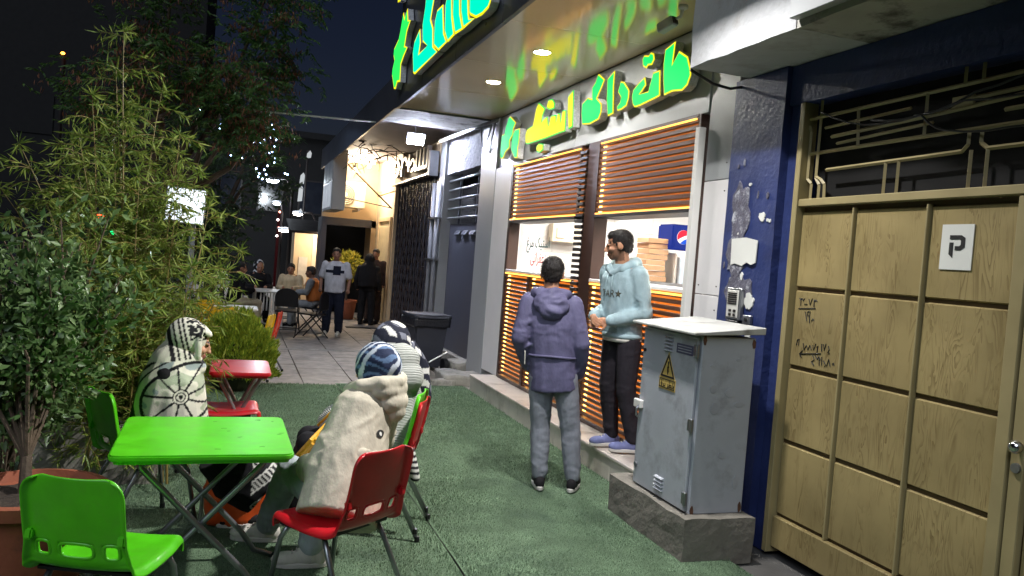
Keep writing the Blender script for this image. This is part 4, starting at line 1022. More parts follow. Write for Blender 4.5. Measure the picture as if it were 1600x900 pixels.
# bamboo clump
m_bamboo = leaf_mat('bamboo_leaf',(88,118,44),(150,163,76),.45,.35)
bam = thing('bamboo', 'tall yellow green bamboo clump rising behind the seated woman', 'bamboo', (-.75,6.2,0))
cane = B(); LP=[]; LD=[]; LL=[]; LW=[]
def culm(x, y, h, lean, th):
    pts = []; n = 12
    for k in range(n+1):
        t = k/n; pts.append(Vector((x+lean[0]*t**1.8+.03*math.sin(5*t+x*9), y+lean[1]*t**1.8, h*t-.12*t**3*math.hypot(*lean)*2)))
    cane.tube(pts, [th*(1-.8*k/n) for k in range(n+1)], 6)
    return pts
culms = []
for k in range(34):
    x = rng.normal(-.68,.17); y = rng.normal(6.1,.2); h = rng.uniform(1.2,2.6); lean = (rng.normal(0,.16), rng.normal(0,.15))
    culms.append(culm(x,y,h,lean,.010))
culms.append(culm(-.76,6.1,3.05,(-.02,.0),.012)); culms.append(culm(-.70,6.2,2.75,(.16,.1),.011)); culms.append(culm(-.72,6.2,2.85,(-.12,.1),.011))
culms.append(culm(-.85,5.9,2.3,(-.46,-.1),.010)); culms.append(culm(-.85,6.0,2.05,(-.60,0),.010)); culms.append(culm(-.58,6.2,2.2,(.30,0),.010));
for ci, pts in enumerate(culms):
    n = len(pts)
    for k in range(2, n):
        for rep in range(4 if k > 2 else 3):
            p = pts[k-1].lerp(pts[k], rng.random())
            a = rng.uniform(0,2*math.pi); ln = rng.uniform(.10,.34)*(1.15-.6*k/n)+.04
            d = Vector((math.cos(a),math.sin(a),rng.uniform(.1,.8))).normalized()
            q = p; bp_ = [p]
            for s_ in range(4):
                d = (d+Vector((0,0,-.16))).normalized(); q = q+d*ln/4; bp_.append(q)
                for r_ in range(rng.integers(3,7)):
                    LP.append(q); e = d*rng.uniform(.3,1.)+Vector(rng.normal(size=3))*.55+Vector((0,0,-.35)); LD.append(e); LL.append(rng.uniform(.04,.115)); LW.append(rng.uniform(.007,.015))
            cane.tube(bp_, .0025, 3, cap=False)
    for r_ in range(14):
        LP.append(pts[-1]); LD.append(Vector(rng.normal(size=3))*.6+Vector((0,0,.2))); LL.append(rng.uniform(.07,.12)); LW.append(.014)
put(cane, 'culms', m_cane, bam)
v,f = leaves(np.array(LP),np.array(LD),np.array(LL),np.array(LW),.2,1)
o = mesh_np('bamboo_leaves', v, f, m_bamboo, bam); o['kind']='stuff'

# broad-leaved shrub in the terracotta pot
pot = thing('terracotta_pot','large terracotta pot at the left edge behind the green chair','pot',(-.80,4.02,0))
m_terra = M('terracotta',(150,84,58),.75,var=.2,vs=6,bump=.3,bs=30,stain=(110,66,50),ss=3)
PR = B().lathe([(.16,0),(.20,.02),(.265,.36),(.275,.44),(.315,.445),(.32,.50),(.285,.505),(.265,.46),(.02,.44)],(-.80,4.02,ZT),32); o = put(PR,'pot_body',m_terra,pot); autosmooth(o,50)
so_ = B()
soil = put(rough_box(-.80-.18,-.80+.18,4.02-.18,4.02+.18,.40,.475,(10,10,2),.02,41,14),'soil',M('potting_soil',(58,48,40),.95,var=.4,vs=40,bump=1,bs=60),pot)
pot2 = thing('planter_box','weathered concrete planter at the foot of the bamboo','planter',(-.75,6.1,0))
put(rough_box(-1.15,-.42,5.75,6.55,-.02,.40,(8,8,5),.01,44,4),'planter_wall',m_concrete,pot2)
m_bushleaf = leaf_mat('glossy_shrub_leaf',(66,96,54),(112,136,84),.35,.25)
bush = thing('shrub','dense dark green glossy shrub growing from the terracotta pot','shrub',(-.85,4.3,0))
bb_ = B(); LP=[];LD=[];LL=[];LW=[]
trunk = [Vector((-.83,4.05,.44)),Vector((-.85,4.15,.60)),Vector((-.88,4.3,.78))]
bb_.tube(trunk,[.028,.024,.02],8)
for k in range(46):
    a = rng.uniform(0,2*math.pi); rad = rng.uniform(.08,.46)
    tip = Vector((-.93+rad*1.0*math.cos(a), 4.55+rad*.8*math.sin(a), rng.uniform(.72,1.78)))
    mid = trunk[2].lerp(tip,.5)+Vector(rng.normal(size=3))*.06
    bb_.tube([trunk[rng.integers(1,3)],mid,tip],[.012,.008,.003],5,cap=False)
    for s_ in range(26):
        t = rng.uniform(.25,1.); p = (trunk[2].lerp(mid,t*2) if t < .5 else mid.lerp(tip,(t-.5)*2))
        off = Vector(rng.normal(size=3)); off *= .10*rng.random()**.5/max(.3,off.length)*1.4
        for q in range(5):
            LP.append(p+off+Vector(rng.normal(size=3))*.035); LD.append(off.normalized()+Vector(rng.normal(size=3))*.7+Vector((0,0,.15))); LL.append(rng.uniform(.04,.072)); LW.append(rng.uniform(.020,.034))
put(bb_,'branches',m_bark,bush)
v,f = leaves(np.array(LP),np.array(LD),np.array(LL),np.array(LW),.18,2)
o = mesh_np('shrub_leaves', v, f, m_bushleaf, bush); o['kind']='stuff'
# second shrub mass to the left
bush2 = thing('shrub','dim shrub at the left edge beyond the potted one','shrub',(-1.35,5.4,0))
LP=[];LD=[];LL=[];LW=[]; b2 = B()
for k in range(22):
    tip = Vector((rng.normal(-1.25,.22), rng.normal(5.4,.25), rng.uniform(.5,1.75))); root_ = Vector((rng.normal(-1.25,.05),5.4,.0))
    b2.tube([root_,root_.lerp(tip,.5)+Vector(rng.normal(size=3))*.05,tip],[.012,.009,.003],5,cap=False)
    for s_ in range(70):
        p = root_.lerp(tip, rng.uniform(.35,1.)); off = Vector(rng.normal(size=3))*.075
        LP.append(p+off); LD.append(off.normalized()+Vector(rng.normal(size=3))*.6); LL.append(rng.uniform(.04,.07)); LW.append(rng.uniform(.018,.03))
put(b2,'branches',m_bark,bush2)
v,f = leaves(np.array(LP),np.array(LD),np.array(LL),np.array(LW),.18,3); o = mesh_np('shrub_leaves', v, f, m_bushleaf, bush2); o['kind']='stuff'

# clipped conifer
m_thuja = leaf_mat('conifer_spray',(92,122,30),(160,168,52),.6,.2)
thu = thing('clipped_conifer','low rounded yellow green conifer behind the red table','shrub',(.05,9.35,0))
n = 13000
th = rng.uniform(0,2*math.pi,n); cz = rng.uniform(-.25,1,n); rr_ = np.sqrt(np.maximum(0,1-cz**2)); dirs = np.stack([rr_*np.cos(th),rr_*np.sin(th),cz],1)
lump = np.array([1+.24*noise.noise((d[0]*4.6,d[1]*4.6,d[2]*4.6)) for d in dirs]); dep = 1-.30*rng.random(n)**2
P_ = np.array([.06,9.35,.30])+dirs*np.array([.44,.46,.56])*(lump*dep)[:,None]
P_[:,2] = np.maximum(P_[:,2],.04)
D_ = dirs*.7+np.array([0,0,.9])+rng.normal(size=(n,3))*.3
v,f = leaves(P_,D_,rng.uniform(.035,.075,n),rng.uniform(.012,.022,n),.1,4); o = mesh_np('conifer_sprays', v, f, m_thuja, thu); o['kind']='stuff'
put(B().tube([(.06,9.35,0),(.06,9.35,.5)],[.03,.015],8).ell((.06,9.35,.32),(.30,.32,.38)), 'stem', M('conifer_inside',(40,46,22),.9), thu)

# street tree with hanging leaflets and brown pod clusters, and darker trees beyond
def street_tree(name,label,base,limbs,blobs,nl,mat,seed,leafsz=(.05,.10),pods=0,podmat=None,trunk_r=.16):
    rg = np.random.default_rng(seed); t = thing(name,label,'tree',base)
    b = B(); bx_,by_,bz_ = base
    fork = Vector((bx_+.1,by_,2.0)); b.tube([(bx_,by_,-.05),(bx_+.04,by_,1.),fork],[trunk_r,trunk_r*.8,trunk_r*.66],12)
    cl = []
    for c,r in blobs:
        c = Vector(c); mid = fork.lerp(c,.5)+Vector(rg.normal(size=3))*.2
        b.tube([fork-Vector((0,0,.1)),mid,c],[trunk_r*.45,trunk_r*.25,trunk_r*.08],7)
        for k in range(int(26*r[0]*r[2])+8):
            d = Vector(rg.normal(size=3)).normalized(); d *= rg.random()**.4
            e = c+Vector((d.x*r[0],d.y*r[1],d.z*r[2])); cl.append(e)
            if rg.random() < .5: b.tube([c.lerp(e,.2),c.lerp(e,.6)+Vector(rg.normal(size=3))*.06,e],[.018,.01,.004],4,cap=False)
    put(b,'trunk',m_bark,t)
    ci = rg.integers(0,len(cl),nl//14); P=[];D=[]
    for i in ci:
        c = cl[i]; ax = Vector((rg.normal(),rg.normal(),rg.normal()*.4-.35)).normalized(); o_ = c+Vector(rg.normal(size=3))*.16; ln = rg.uniform(.16,.30)
        sd_ = ax.cross(Vector((0,0,1))); sd_ = sd_.normalized() if sd_.length>1e-3 else Vector((1,0,0))
        for k in range(14):
            s_ = 1 if k%2 else -1; P.append(o_+ax*ln*(k/14)); D.append(ax*.5+sd_*s_*.8+Vector((0,0,-.35))+Vector(rg.normal(size=3))*.15)
    P=np.array(P);D=np.array(D); v,f = leaves(P,D,rg.uniform(*leafsz,len(P)),rg.uniform(.018,.034,len(P)),.15,seed)
    o = mesh_np('crown',v,f,mat,t); o['kind']='stuff'
    if pods:
        ci = rg.integers(0,len(cl),pods//10); P=[];D=[]
        for i in ci:
            c = cl[i]+Vector(rg.normal(size=3))*.12
            for k in range(10): P.append(c+Vector(rg.normal(size=3))*.05); D.append(Vector((rg.normal()*.35,rg.normal()*.35,-1)))
        P=np.array(P);D=np.array(D); v,f = leaves(P,D,rg.uniform(.05,.10,len(P)),rg.uniform(.012,.022,len(P)),.15,seed+1)
        o = mesh_np('pod_clusters',v,f,podmat,t); o['kind']='stuff'
    return t
m_tree1 = leaf_mat('street_tree_leaf',(52,84,40),(92,124,62),.5,.25); m_pod = leaf_mat('brown_pods',(104,66,48),(150,98,72),.7,.15); m_tree2 = leaf_mat('dark_tree_leaf',(38,58,36),(62,86,52),.6,.2)
street_tree('street_tree','large street tree with green leaflets and brown pod clusters above the bamboo',(-1.3,12.2,0),None,
    [((-.2,11.6,4.0),(.75,.8,.5)),((.35,12.0,4.5),(.6,.7,.5)),((-.1,11.8,3.3),(.6,.6,.45)),((.25,11.6,3.25),(.5,.5,.35)),((-1.3,11.8,4.0),(.7,.7,.7)),((-1.0,11.6,5.0),(1.0,.8,.5)),((.2,12.2,5.2),(.8,.8,.45)),((-1.9,11.6,3.4),(.5,.6,.45)),((-.6,11.9,3.6),(.6,.6,.6))],
    17000,m_tree1,21,(.055,.11),5200,m_pod)
street_tree('street_tree','dark leafy tree hung with blue fairy lights behind the seated group',(-.55,20,0),None,
    [((-.5,20,3.2),(1.1,.9,.9)),((-.2,20,2.2),(.8,.7,.8)),((.1,21,4.6),(1.3,1,1.1)),((-1.6,20,3.5),(1.2,.9,1.2)),((.6,21,3.4),(.8,.8,.9)),((-.5,19.4,1.3),(.55,.5,.6))],
    13000,m_tree2,22,(.09,.17))
street_tree('street_tree','dark cypress-like shrubby tree beside the light box post',(-.75,13.6,0),None,
    [((-.75,13.6,1.0),(.45,.4,.75)),((-.7,13.6,2.1),(.4,.4,.7)),((-.4,14.2,1.6),(.35,.4,.8)),((-1.2,13.8,2.6),(.6,.5,.8))],
    9000,m_tree2,23,(.05,.10),0,None,.07)

# light box on a post
lb = thing('light_box_sign','square white light box on a grey post behind the bamboo','sign',(-.5,11.0,0))
put(B().box(-.57,-.50,10.95,11.02,0,1.86), 'post', M('post_paint',(120,124,128),.5), lb, bevel=.01)
put(B().cbox((-.63,10.93,2.06),(.47,.10,.45),(0,R(3),0)), 'box', m_grey_alu, lb, bevel=.01)
put(B().cbox((-.63,10.875,2.06),(.44,.006,.42),(0,R(3),0)), 'face', emit_mat('light_box_face',(226,236,246),1.5), lb)
for dx in (-.075,.075): put(B().cbox((-.63+dx,10.870,2.06),(.006,.003,.42),(0,R(3),0)), 'face_line', m_grey_alu, lb)
for dz in (-.07,.07): put(B().cbox((-.63,10.869,2.06+dz),(.44,.003,.006),(0,R(3),0)), 'face_line', m_grey_alu, lb)

# cable from the overhang to the tree
o = put(B().tube([(.05,12,3.52),(.9,12.2,3.58),(1.9,12.3,3.63)],.014,6),'cable',m_white,smooth=True); tag(o,'pale cable running from the overhang into the street tree','cable')

# ------------------------------------------------------------------ far end of the street
fb = thing('far_building','dark low building closing the far end of the pavement','building',(1.5,34,0))
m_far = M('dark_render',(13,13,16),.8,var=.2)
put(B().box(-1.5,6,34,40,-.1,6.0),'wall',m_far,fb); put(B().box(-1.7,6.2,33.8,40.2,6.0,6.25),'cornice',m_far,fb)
for i in range(4):
    w = put(B().box(-.9+i*1.6,.1+i*1.6,33.93,33.99,2.9,4.3),'window',m_dark,fb); put(B().box(-.84+i*1.6,.04+i*1.6,33.915,33.929,2.96,4.24),'pane',M('far_pane',(40,44,54),.15),w)
fb2 = thing('far_building','dark backdrop block added across the street to mask the sky behind the trees','building',(-14,38,0))
put(B().box(-60,-1.8,38,48,-.1,34),'wall',m_far,fb2)  # added block, stretched tall and wide to black out the sky at left
for i in range(9):
    for k in range(2):
        w = put(B().box(-28+i*2.4,-26.7+i*2.4,37.96,37.99,2+k*3.4,3.6+k*3.4),'window',m_far,fb2)
put(B().box(-60.3,-1.5,37.7,48.3,34,34.4),'cornice',m_far,fb2)
ks = thing('kiosk','far kiosk with tan panel, pale curtained door and dark awning','kiosk',(2.0,24,0))
put(B().box(1.60,2.95,24.0,25.2,0,2.1),'wall',m_tan,ks)
put(B().box(1.75,2.0,23.97,23.995,.5,1.3),'notice_panel',M('pale_notice',(206,196,180),.6),ks)
for i in range(2): put(B().box(2.12+i*.24,2.30+i*.24,23.97,23.995,.05,2.0),'curtain',M('pale_curtain_%d'%i,(216,200,172),.6),ks)
put(B().box(2.62,2.90,23.96,23.995,.05,1.95),'lattice_panel',m_brown,ks)
for k in range(12): put(B().box(2.65,2.87,23.945,23.959,.15+k*.15,.19+k*.15),'lattice_slat',m_cream,ks)
put(B().prism([(23.2,1.98),(25.2,2.35),(25.2,2.42),(23.2,2.05)],'x',1.4,3.1),'awning',m_dark,ks)
put(B().tube([(2.45,23.4,2.16),(2.72,23.4,2.16)],.025,8),'tube_lamp',emit_mat('kiosk_tube',(255,240,214),7),ks)
put(B().ell((2.78,23.35,2.02),(.07,.07,.11)),'lantern',emit_mat('kiosk_lantern',(255,206,140),3),ks)
kl = bpy.data.lights.new('kiosk_lamp','POINT'); kl.energy = 60; kl.color = (1,.80,.58); kl.shadow_soft_size = .1
ko = bpy.data.objects.new('kiosk_lamp', kl); COL.objects.link(ko); ko.location = (2.3,23.2,1.9); ko.parent = ks; ko.matrix_parent_inverse = basis(ks).inverted()

def street_lamp(x,y,z,lb,rad,strength,col=(226,240,255),power=0,arm=.7):
    t = thing('street_lamp',lb,'lamp',(x+arm,y,0))
    put(B().tube([(x+arm,y,-.05),(x+arm,y,z-.3),(x+arm*.7,y,z+.08),(x,y,z+.06)],[.06,.045,.035,.03],8),'pole',m_dark,t,smooth=True)
    put(B().ell((x,y,z+.05),(rad*1.3,rad,.07)),'head',m_grey_metal,t,smooth=True)
    put(B().ell((x,y,z),(rad,rad*.8,.06*rad/.15)),'lamp_glass',emit_mat('lamp_glass',col,strength),t,smooth=True)
    if power:
        l_ = bpy.data.lights.new('street_light','POINT'); l_.energy = power; l_.color = (.86,.94,1); l_.shadow_soft_size = .15
        q = bpy.data.objects.new('street_light',l_); COL.objects.link(q); q.location=(x,y,z-.15); q.parent=t; q.matrix_parent_inverse = basis(t).inverted()
street_lamp(1.05,29,3.80,'highest cool white street lamp glowing beside the fairy lights',.24,30,power=160)
street_lamp(2.05,30,2.75,'lower white street lamp above the kiosk awning',.17,24,(255,246,230))
street_lamp(1.62,30,2.12,'lowest warm white lamp left of the kiosk',.20,24,(255,240,220))
street_lamp(1.30,30,3.05,'small pale lamp on the red column',.13,14,arm=.2)
rc = thing('red_column','narrow red illuminated column far down the street','column',(1.5,31,0))
put(B().box(1.40,1.56,31,31.2,0,3.0),'shaft',emit_mat('red_shaft',(90,18,24),.06),rc)
for k in range(5): put(B().ell((1.42+.05*(k%2),30.97,1.9+k*.3),(.04,.03,.04)),'bulb',emit_mat('red_bulb_%d'%k,(255,150,130) if k%2 else (255,235,230),6),rc)
vs2 = thing('vertical_sign','thin broken white vertical sign lit high above the kiosk','sign',(2.2,31,3))
m_vw = emit_mat('white_strip',(220,225,228),.35)
for a,b_,dx in ((2.75,3.0,.02),(3.25,3.85,.0),(3.9,4.35,.03),(4.9,5.2,.22)):
    put(B().prism([(2.08+dx,a),(2.24+dx,a+.03),(2.26+dx,b_-.1),(2.2+dx,b_),(2.10+dx,b_-.12)],'y',31,31.05),'strip',m_vw,vs2)
put(B().tube([(2.3,31.1,0),(2.35,31.1,5.2)],.04,6),'mast',m_dark,vs2)
fy = thing('fairy_lights','blue white fairy lights looped through the dark tree','fairy lights',(-.2,19.2,3))
m_fy = emit_mat('fairy_bulb',(170,200,255),14)
rr = random.Random(5)
FYP = [(305,205),(330,215),(335,235),(343,262),(352,272),(360,276),(368,276),(384,254),(392,257),(398,251),(408,228),(402,240),(411,236),(407,247),(412,262),(410,268),(414,276),(405,271),(388,294),(392,300),(399,296),(402,302),(397,308),(391,306),(404,289),(413,283),(336,228),(428,300),(432,301),(415,252)]
camR = Matrix((r2,u2,fwd)).transposed()
FY = [(-.92,4.46),(-.56,4.37),(-.49,4.07),(-.36,3.68),(-.23,3.54),(-.1,3.5),(.02,3.51),(.24,3.89),(.37,3.86),(.46,3.96),(.6,4.34),(.51,4.14),(.65,4.22),(.59,4.04),(.68,3.82),(.65,3.72),(.72,3.6),(.58,3.66),(.33,3.3),(.4,3.2),(.5,3.28),(.55,3.19),(.48,3.09),(.38,3.11),(.57,3.39),(.71,3.49),(-.48,4.18),(.96,3.26),(1.02,3.25),(.71,3.98)]
for k,(x,z) in enumerate(FY):
    put(B().ell((x,19.0+.15*math.sin(k*2.1),z),(.017,.017,.02),None,8,6),'bulb',m_fy,fy)
wr = B()
for a,b_ in zip(FY[:-1],FY[1:]):
    if math.hypot(a[0]-b_[0],a[1]-b_[1]) < .5: wr.tube([(a[0],19.05,a[1]+.03),((a[0]+b_[0])/2,19.05,(a[1]+b_[1])/2-.02),(b_[0],19.05,b_[1]+.03)],.006,4,cap=False)
put(wr,'wire',m_black,fy)

# parked car beyond the planting, mostly hidden
car = thing('parked_car','dark parked car on the road behind the shrubs','car',(-3.6,13,-.16))
m_car = M('dark_car_paint',(40,44,52),.25,var=.05,coat=.8)
side = [(10.9,.25),(10.85,.75),(11.1,.92),(11.9,1.0),(12.5,1.42),(13.9,1.45),(14.6,1.05),(15.1,.98),(15.2,.6),(15.1,.25)]
put(B().prism([(y,z-.16) for y,z in side],'x',-4.4,-2.75),'body',m_car,car,bevel=.08,seg=3)
for y in (11.75,14.35):
    for x in (-4.35,-2.9):
        w = put(B().tube([(x,y,.16),(x+.2,y,.16)],.32,20),'wheel',m_black,car); put(B().tube([(x-.01,y,.16),(x+.21,y,.16)],.2,14),'rim',m_steel,w)
put(B().prism([(12.1,.90),(12.6,1.22),(13.85,1.25),(14.3,.92)],'x',-4.41,-2.74),'side_window',M('car_glass',(16,18,22),.08),car)
for x in (-4.2,-2.95): put(B().cbox((x,10.86,.55),(.22,.05,.13)),'tail_light',emit_mat('tail_light',(255,40,24),4),car,bevel=.02)
put(B().cbox((-3.55,10.83,.45),(.4,.02,.12)),'number_plate',m_white,car)
tl_ = thing('traffic_signal','small signal with red and green lamps glimpsed through the bamboo','traffic light',(-2.2,15,0))
put(B().tube([(-2.2,15.1,-.16),(-2.2,15.1,2.3)],.05,8),'pole',m_dark,tl_); put(B().box(-2.35,-2.05,15.0,15.2,1.50,1.95),'housing',m_black,tl_,bevel=.02)
put(B().ell((-2.2,14.99,1.86),(.10,.03,.06)),'red_lamp',emit_mat('signal_red',(255,60,30),8),tl_); put(B().ell((-1.95,14.99,1.62),(.12,.03,.06)),'green_lamp',emit_mat('signal_green',(20,220,110),4),tl_)
ol = thing('street_lamp','tiny orange lamp glowing through the bamboo tips','lamp',(-4.6,24,0))
put(B().tube([(-4.6,24.2,-.16),(-4.6,24.2,6.2)],.06,6),'pole',m_dark,ol); put(B().ell((-4.6,24,6.2),(.05,.04,.035)),'lamp_glass',emit_mat('orange_lamp',(255,130,40),9),ol)

# parked motorbike at the left edge
mb = thing('parked_motorbike','parked motorbike half hidden at the left edge behind the shrubs','motorbike',(-1.75,6.6,0))
m_mgrey = M('motorbike_grey',(150,146,140),.4)
for y in (6.05,7.25):
    t = [(-1.55,y+.28*math.cos(a),.30+.28*math.sin(a)) for a in np.linspace(0,2*math.pi,25)]
    w = put(B().tube(t,.045,8,cap=False),'wheel',m_black,mb,smooth=True); put(B().tube([(-1.58,y,.30),(-1.52,y,.30)],.10,14),'hub',m_steel,w)
put(B().ell((-1.55,6.50,.80),(.14,.26,.13)),'fuel_tank',m_mgrey,mb,smooth=True); put(B().cbox((-1.55,6.98,.78),(.24,.52,.09),(R(-6),0,0)),'seat',m_black,mb,bevel=.03,seg=2)
put(B().tube([(-1.55,6.05,.30),(-1.55,6.20,.95)],.03,8),'fork',m_steel,mb); put(B().tube([(-1.85,6.32,1.02),(-1.72,6.2,1.03),(-1.38,6.2,1.03),(-1.25,6.32,1.02)],.016,8),'handlebar',m_steel,mb,smooth=True)
put(B().cbox((-1.55,6.65,.42),(.26,.40,.30)),'engine',m_dark,mb,bevel=.04); put(B().tube([(-1.42,6.5,.30),(-1.38,7.0,.28),(-1.38,7.5,.40)],.045,10),'exhaust',m_steel,mb,smooth=True)
put(B().ell((-1.55,6.10,.90),(.10,.06,.10)),'headlight',m_mgrey,mb,smooth=True)
put(B().cbox((-1.60,6.28,.92),(.36,.05,.42),(R(-22),0,0)),'leg_shield',m_mgrey,mb,bevel=.02,seg=2)

# ------------------------------------------------------------------ folding chairs and round table of the far group
def fold_chair(lb,x,y,rz):
    t = thing('folding_chair',lb,'chair',(x,y,0),rz,'black folding chairs',local=True)
    m_fc = MATS.get('fold_black') or M('fold_black',(26,26,30),.4)
    poly = [(.21*math.cos(R(a)), .86-.16+.16*math.sin(R(a))) for a in np.linspace(0,180,11)]+[(-.21,.52),(.21,.52)]
    put(B().prism(poly,'y',-.225,-.205),'backrest',m_fc,t,bevel=.006); put(B().cbox((0,0,.44),(.40,.40,.03),(R(3),0,0)),'seat',m_fc,t,bevel=.01)
    for s in (-1,1):
        put(B().tube([(s*.205,-.22,.60),(s*.205,-.15,.44),(s*.205,.24,0)],.012,8),'leg',m_fc,t); put(B().tube([(s*.19,.14,.43),(s*.19,-.25,0)],.012,8),'leg',m_fc,t)
    put(B().tube([(-.2,.17,.10),(.2,.17,.10)],.010,6),'stretcher',m_fc,t); put(B().tube([(-.19,-.17,.10),(.19,-.17,.10)],.010,6),'stretcher',m_fc,t)
    return t
fold_chair('empty black folding chair with its back square to the camera',.98,15.25,R(-12))
fold_chair('empty black folding chair turned side on before the man in white',1.38,14.75,R(62))
fold_chair('black folding chair under the man in the orange vest',1.55,16.2,R(70))
fold_chair('black folding chair under the man in the beige jacket',1.15,17.5,R(175))
fold_chair('black folding chair under the man in light trousers at the left',.02,15.9,R(-80))
fold_chair('black folding chair under the person in the black coat',.45,17.3,R(-165))
rt = thing('garden_table','white plastic garden table between the people seated far back','table',(.65,16.4,0))
put(B().lathe([(.01,0),(.46,0),(.47,.015),(.46,.03),(.01,.032)],(.65,16.4,.70),32),'table_top',m_white,rt,smooth=False)
for a in (45,135,225,315):
    put(B().tube([(.65+.34*math.cos(R(a)),16.4+.34*math.sin(R(a)),.70),(.65+.40*math.cos(R(a)),16.4+.40*math.sin(R(a)),0)],[.03,.024],8),'leg',m_white,rt)
for k in range(5): put(B().box(.50+k*.06,.525+k*.06,16.02,16.05,.35,.70),'apron_slat',m_white,rt)
# plant pot by the couple
pp_ = thing('potted_plant','leafy yellow green plant in a terracotta pot beside the dark-clothed couple','plant',(2.52,18.9,0))
o = put(B().lathe([(.16,0),(.19,.02),(.24,.40),(.255,.405),(.255,.46),(.22,.46),(.02,.42)],(2.52,18.9,0),24),'pot_body',m_terra,pp_); autosmooth(o,50)
n=900; d=rng.normal(size=(n,3)); d/=np.linalg.norm(d,axis=1,keepdims=True); P_=np.array([2.50,18.9,1.25])+d*np.array([.38,.35,.34])*(rng.random(n)**.33)[:,None]
v,f=leaves(P_,d+rng.normal(size=(n,3))*.6,rng.uniform(.07,.13,n),rng.uniform(.03,.055,n),.15,31); o=mesh_np('foliage',v,f,leaf_mat('croton_leaf',(120,128,40),(196,180,70),.5,.2),pp_); o['kind']='stuff'
put(B().tube([(2.52,18.9,.4),(2.50,18.9,1.2)],[.03,.012],6),'stem',m_bark,pp_)

# ------------------------------------------------------------------ people
class Blob(B):
    def chain(s, pts, n=10):
        """pts (x,y,z,r): tapered limb with round joints"""
        s.tube([p[:3] for p in pts], [p[3] for p in pts], n)
        for p in (pts[0], *pts[1:-1], pts[-1]): s.ell(p[:3], (p[3],)*3, None, n, 7)
        return s
def remesh(b, voxel=.012, it=6, fold=None, seed=0.):
    me = b.mesh('blob'); o = bpy.data.objects.new('blob', me); COL.objects.link(o)
    r = o.modifiers.new('r','REMESH'); r.mode = 'VOXEL'; r.voxel_size = voxel; r.adaptivity = 0
    if it:
        s = o.modifiers.new('s','SMOOTH'); s.factor = .5; s.iterations = it
    dg = bpy.context.evaluated_depsgraph_get()
    out = bpy.data.meshes.new_from_object(o.evaluated_get(dg)); bpy.data.objects.remove(o); bpy.data.meshes.remove(me)
    if fold:
        amp, sc = fold
        ns = [v.normal.copy() for v in out.vertices]
        for v, n in zip(out.vertices, ns):
            q = Vector((v.co.x*sc[0]+seed, v.co.y*sc[1], v.co.z*sc[2]))
            w = noise.noise_vector(q*.6)*.7; q2 = q+w
            h = (1-abs(noise.noise(q2))*2.2)*.75 + noise.noise(q2*2.2)*.35
            v.co += n*amp*h
    out.polygons.foreach_set('use_smooth', [True]*len(out.polygons))
    return out
def paint(me, fn):
    at = me.attributes.new('paint','FLOAT_COLOR','POINT')
    a = np.empty((len(me.vertices),4),np.float32); a[:,3]=1
    co = np.empty(len(me.vertices)*3,np.float32); me.vertices.foreach_get('co',co); co = co.reshape(-1,3)
    for i,p in enumerate(co): a[i,:3] = fn(p)
    at.data.foreach_set('color', a.ravel())
m_paintcloth = M('printed_cloth',(255,255,255),.75,var=.08,vs=20,attr=True,spec=.25,bump=.25,bs=160)
m_paintskin = M('skin',(255,255,255),.5,var=.06,vs=25,attr=True,spec=.35)
m_eye = M('eye_dark',(22,18,16),.2); m_hairmat = M('black_hair',(30,25,23),.55,var=.35,vs=40,bump=.8,bs=140,stretch=(1,1,.25))
m_strand = leaf_mat('hair_strand',(22,18,17),(52,42,38),.5,.05)
def cloth(name, rgb, rough=.8, var=.2): return MATS.get(name) or M(name, rgb, rough, var=var, vs=16, bump=.3, bs=60, spec=.2, stretch=(1,1,.5))
def head_mat(c, yaw, pitch=0., roll=0.): return Matrix.Translation(c) @ Euler((pitch,roll,yaw),'ZYX' if False else 'XYZ').to_matrix().to_4x4() if False else Matrix.Translation(c) @ Matrix.Rotation(yaw,4,'Z') @ Matrix.Rotation(pitch,4,'X') @ Matrix.Rotation(roll,4,'Y')
def head_blob(b, H, s=1.):
    """skull, jaw, nose, brow, lips, ears; head frame: +y face, z up, origin mid head"""
    def E_(c, r, rot=None):
        m3 = H.to_3x3(); q = m3 @ Euler(rot).to_matrix() if rot else m3
        b.ell(H @ (Vector(c)*s), tuple(x*s for x in r), q, 16, 10)
    E_((0,-.012,.03),(.077,.098,.092)); E_((0,.022,-.035),(.060,.070,.080)); E_((0,.058,-.085),(.034,.030,.028))
    E_((0,.083,.012),(.050,.016,.014)); E_((0,.100,-.018),(.0115,.014,.030),(R(18),0,0)); E_((0,.108,-.034),(.017,.014,.012))
    E_((0,.088,-.062),(.024,.012,.007)); E_((0,.086,-.073),(.021,.012,.007))
    for x in (-1,1): E_((x*.078,-.008,-.008),(.011,.026,.035),(0,0,x*R(-18))); E_((x*.042,.062,-.03),(.026,.026,.024))
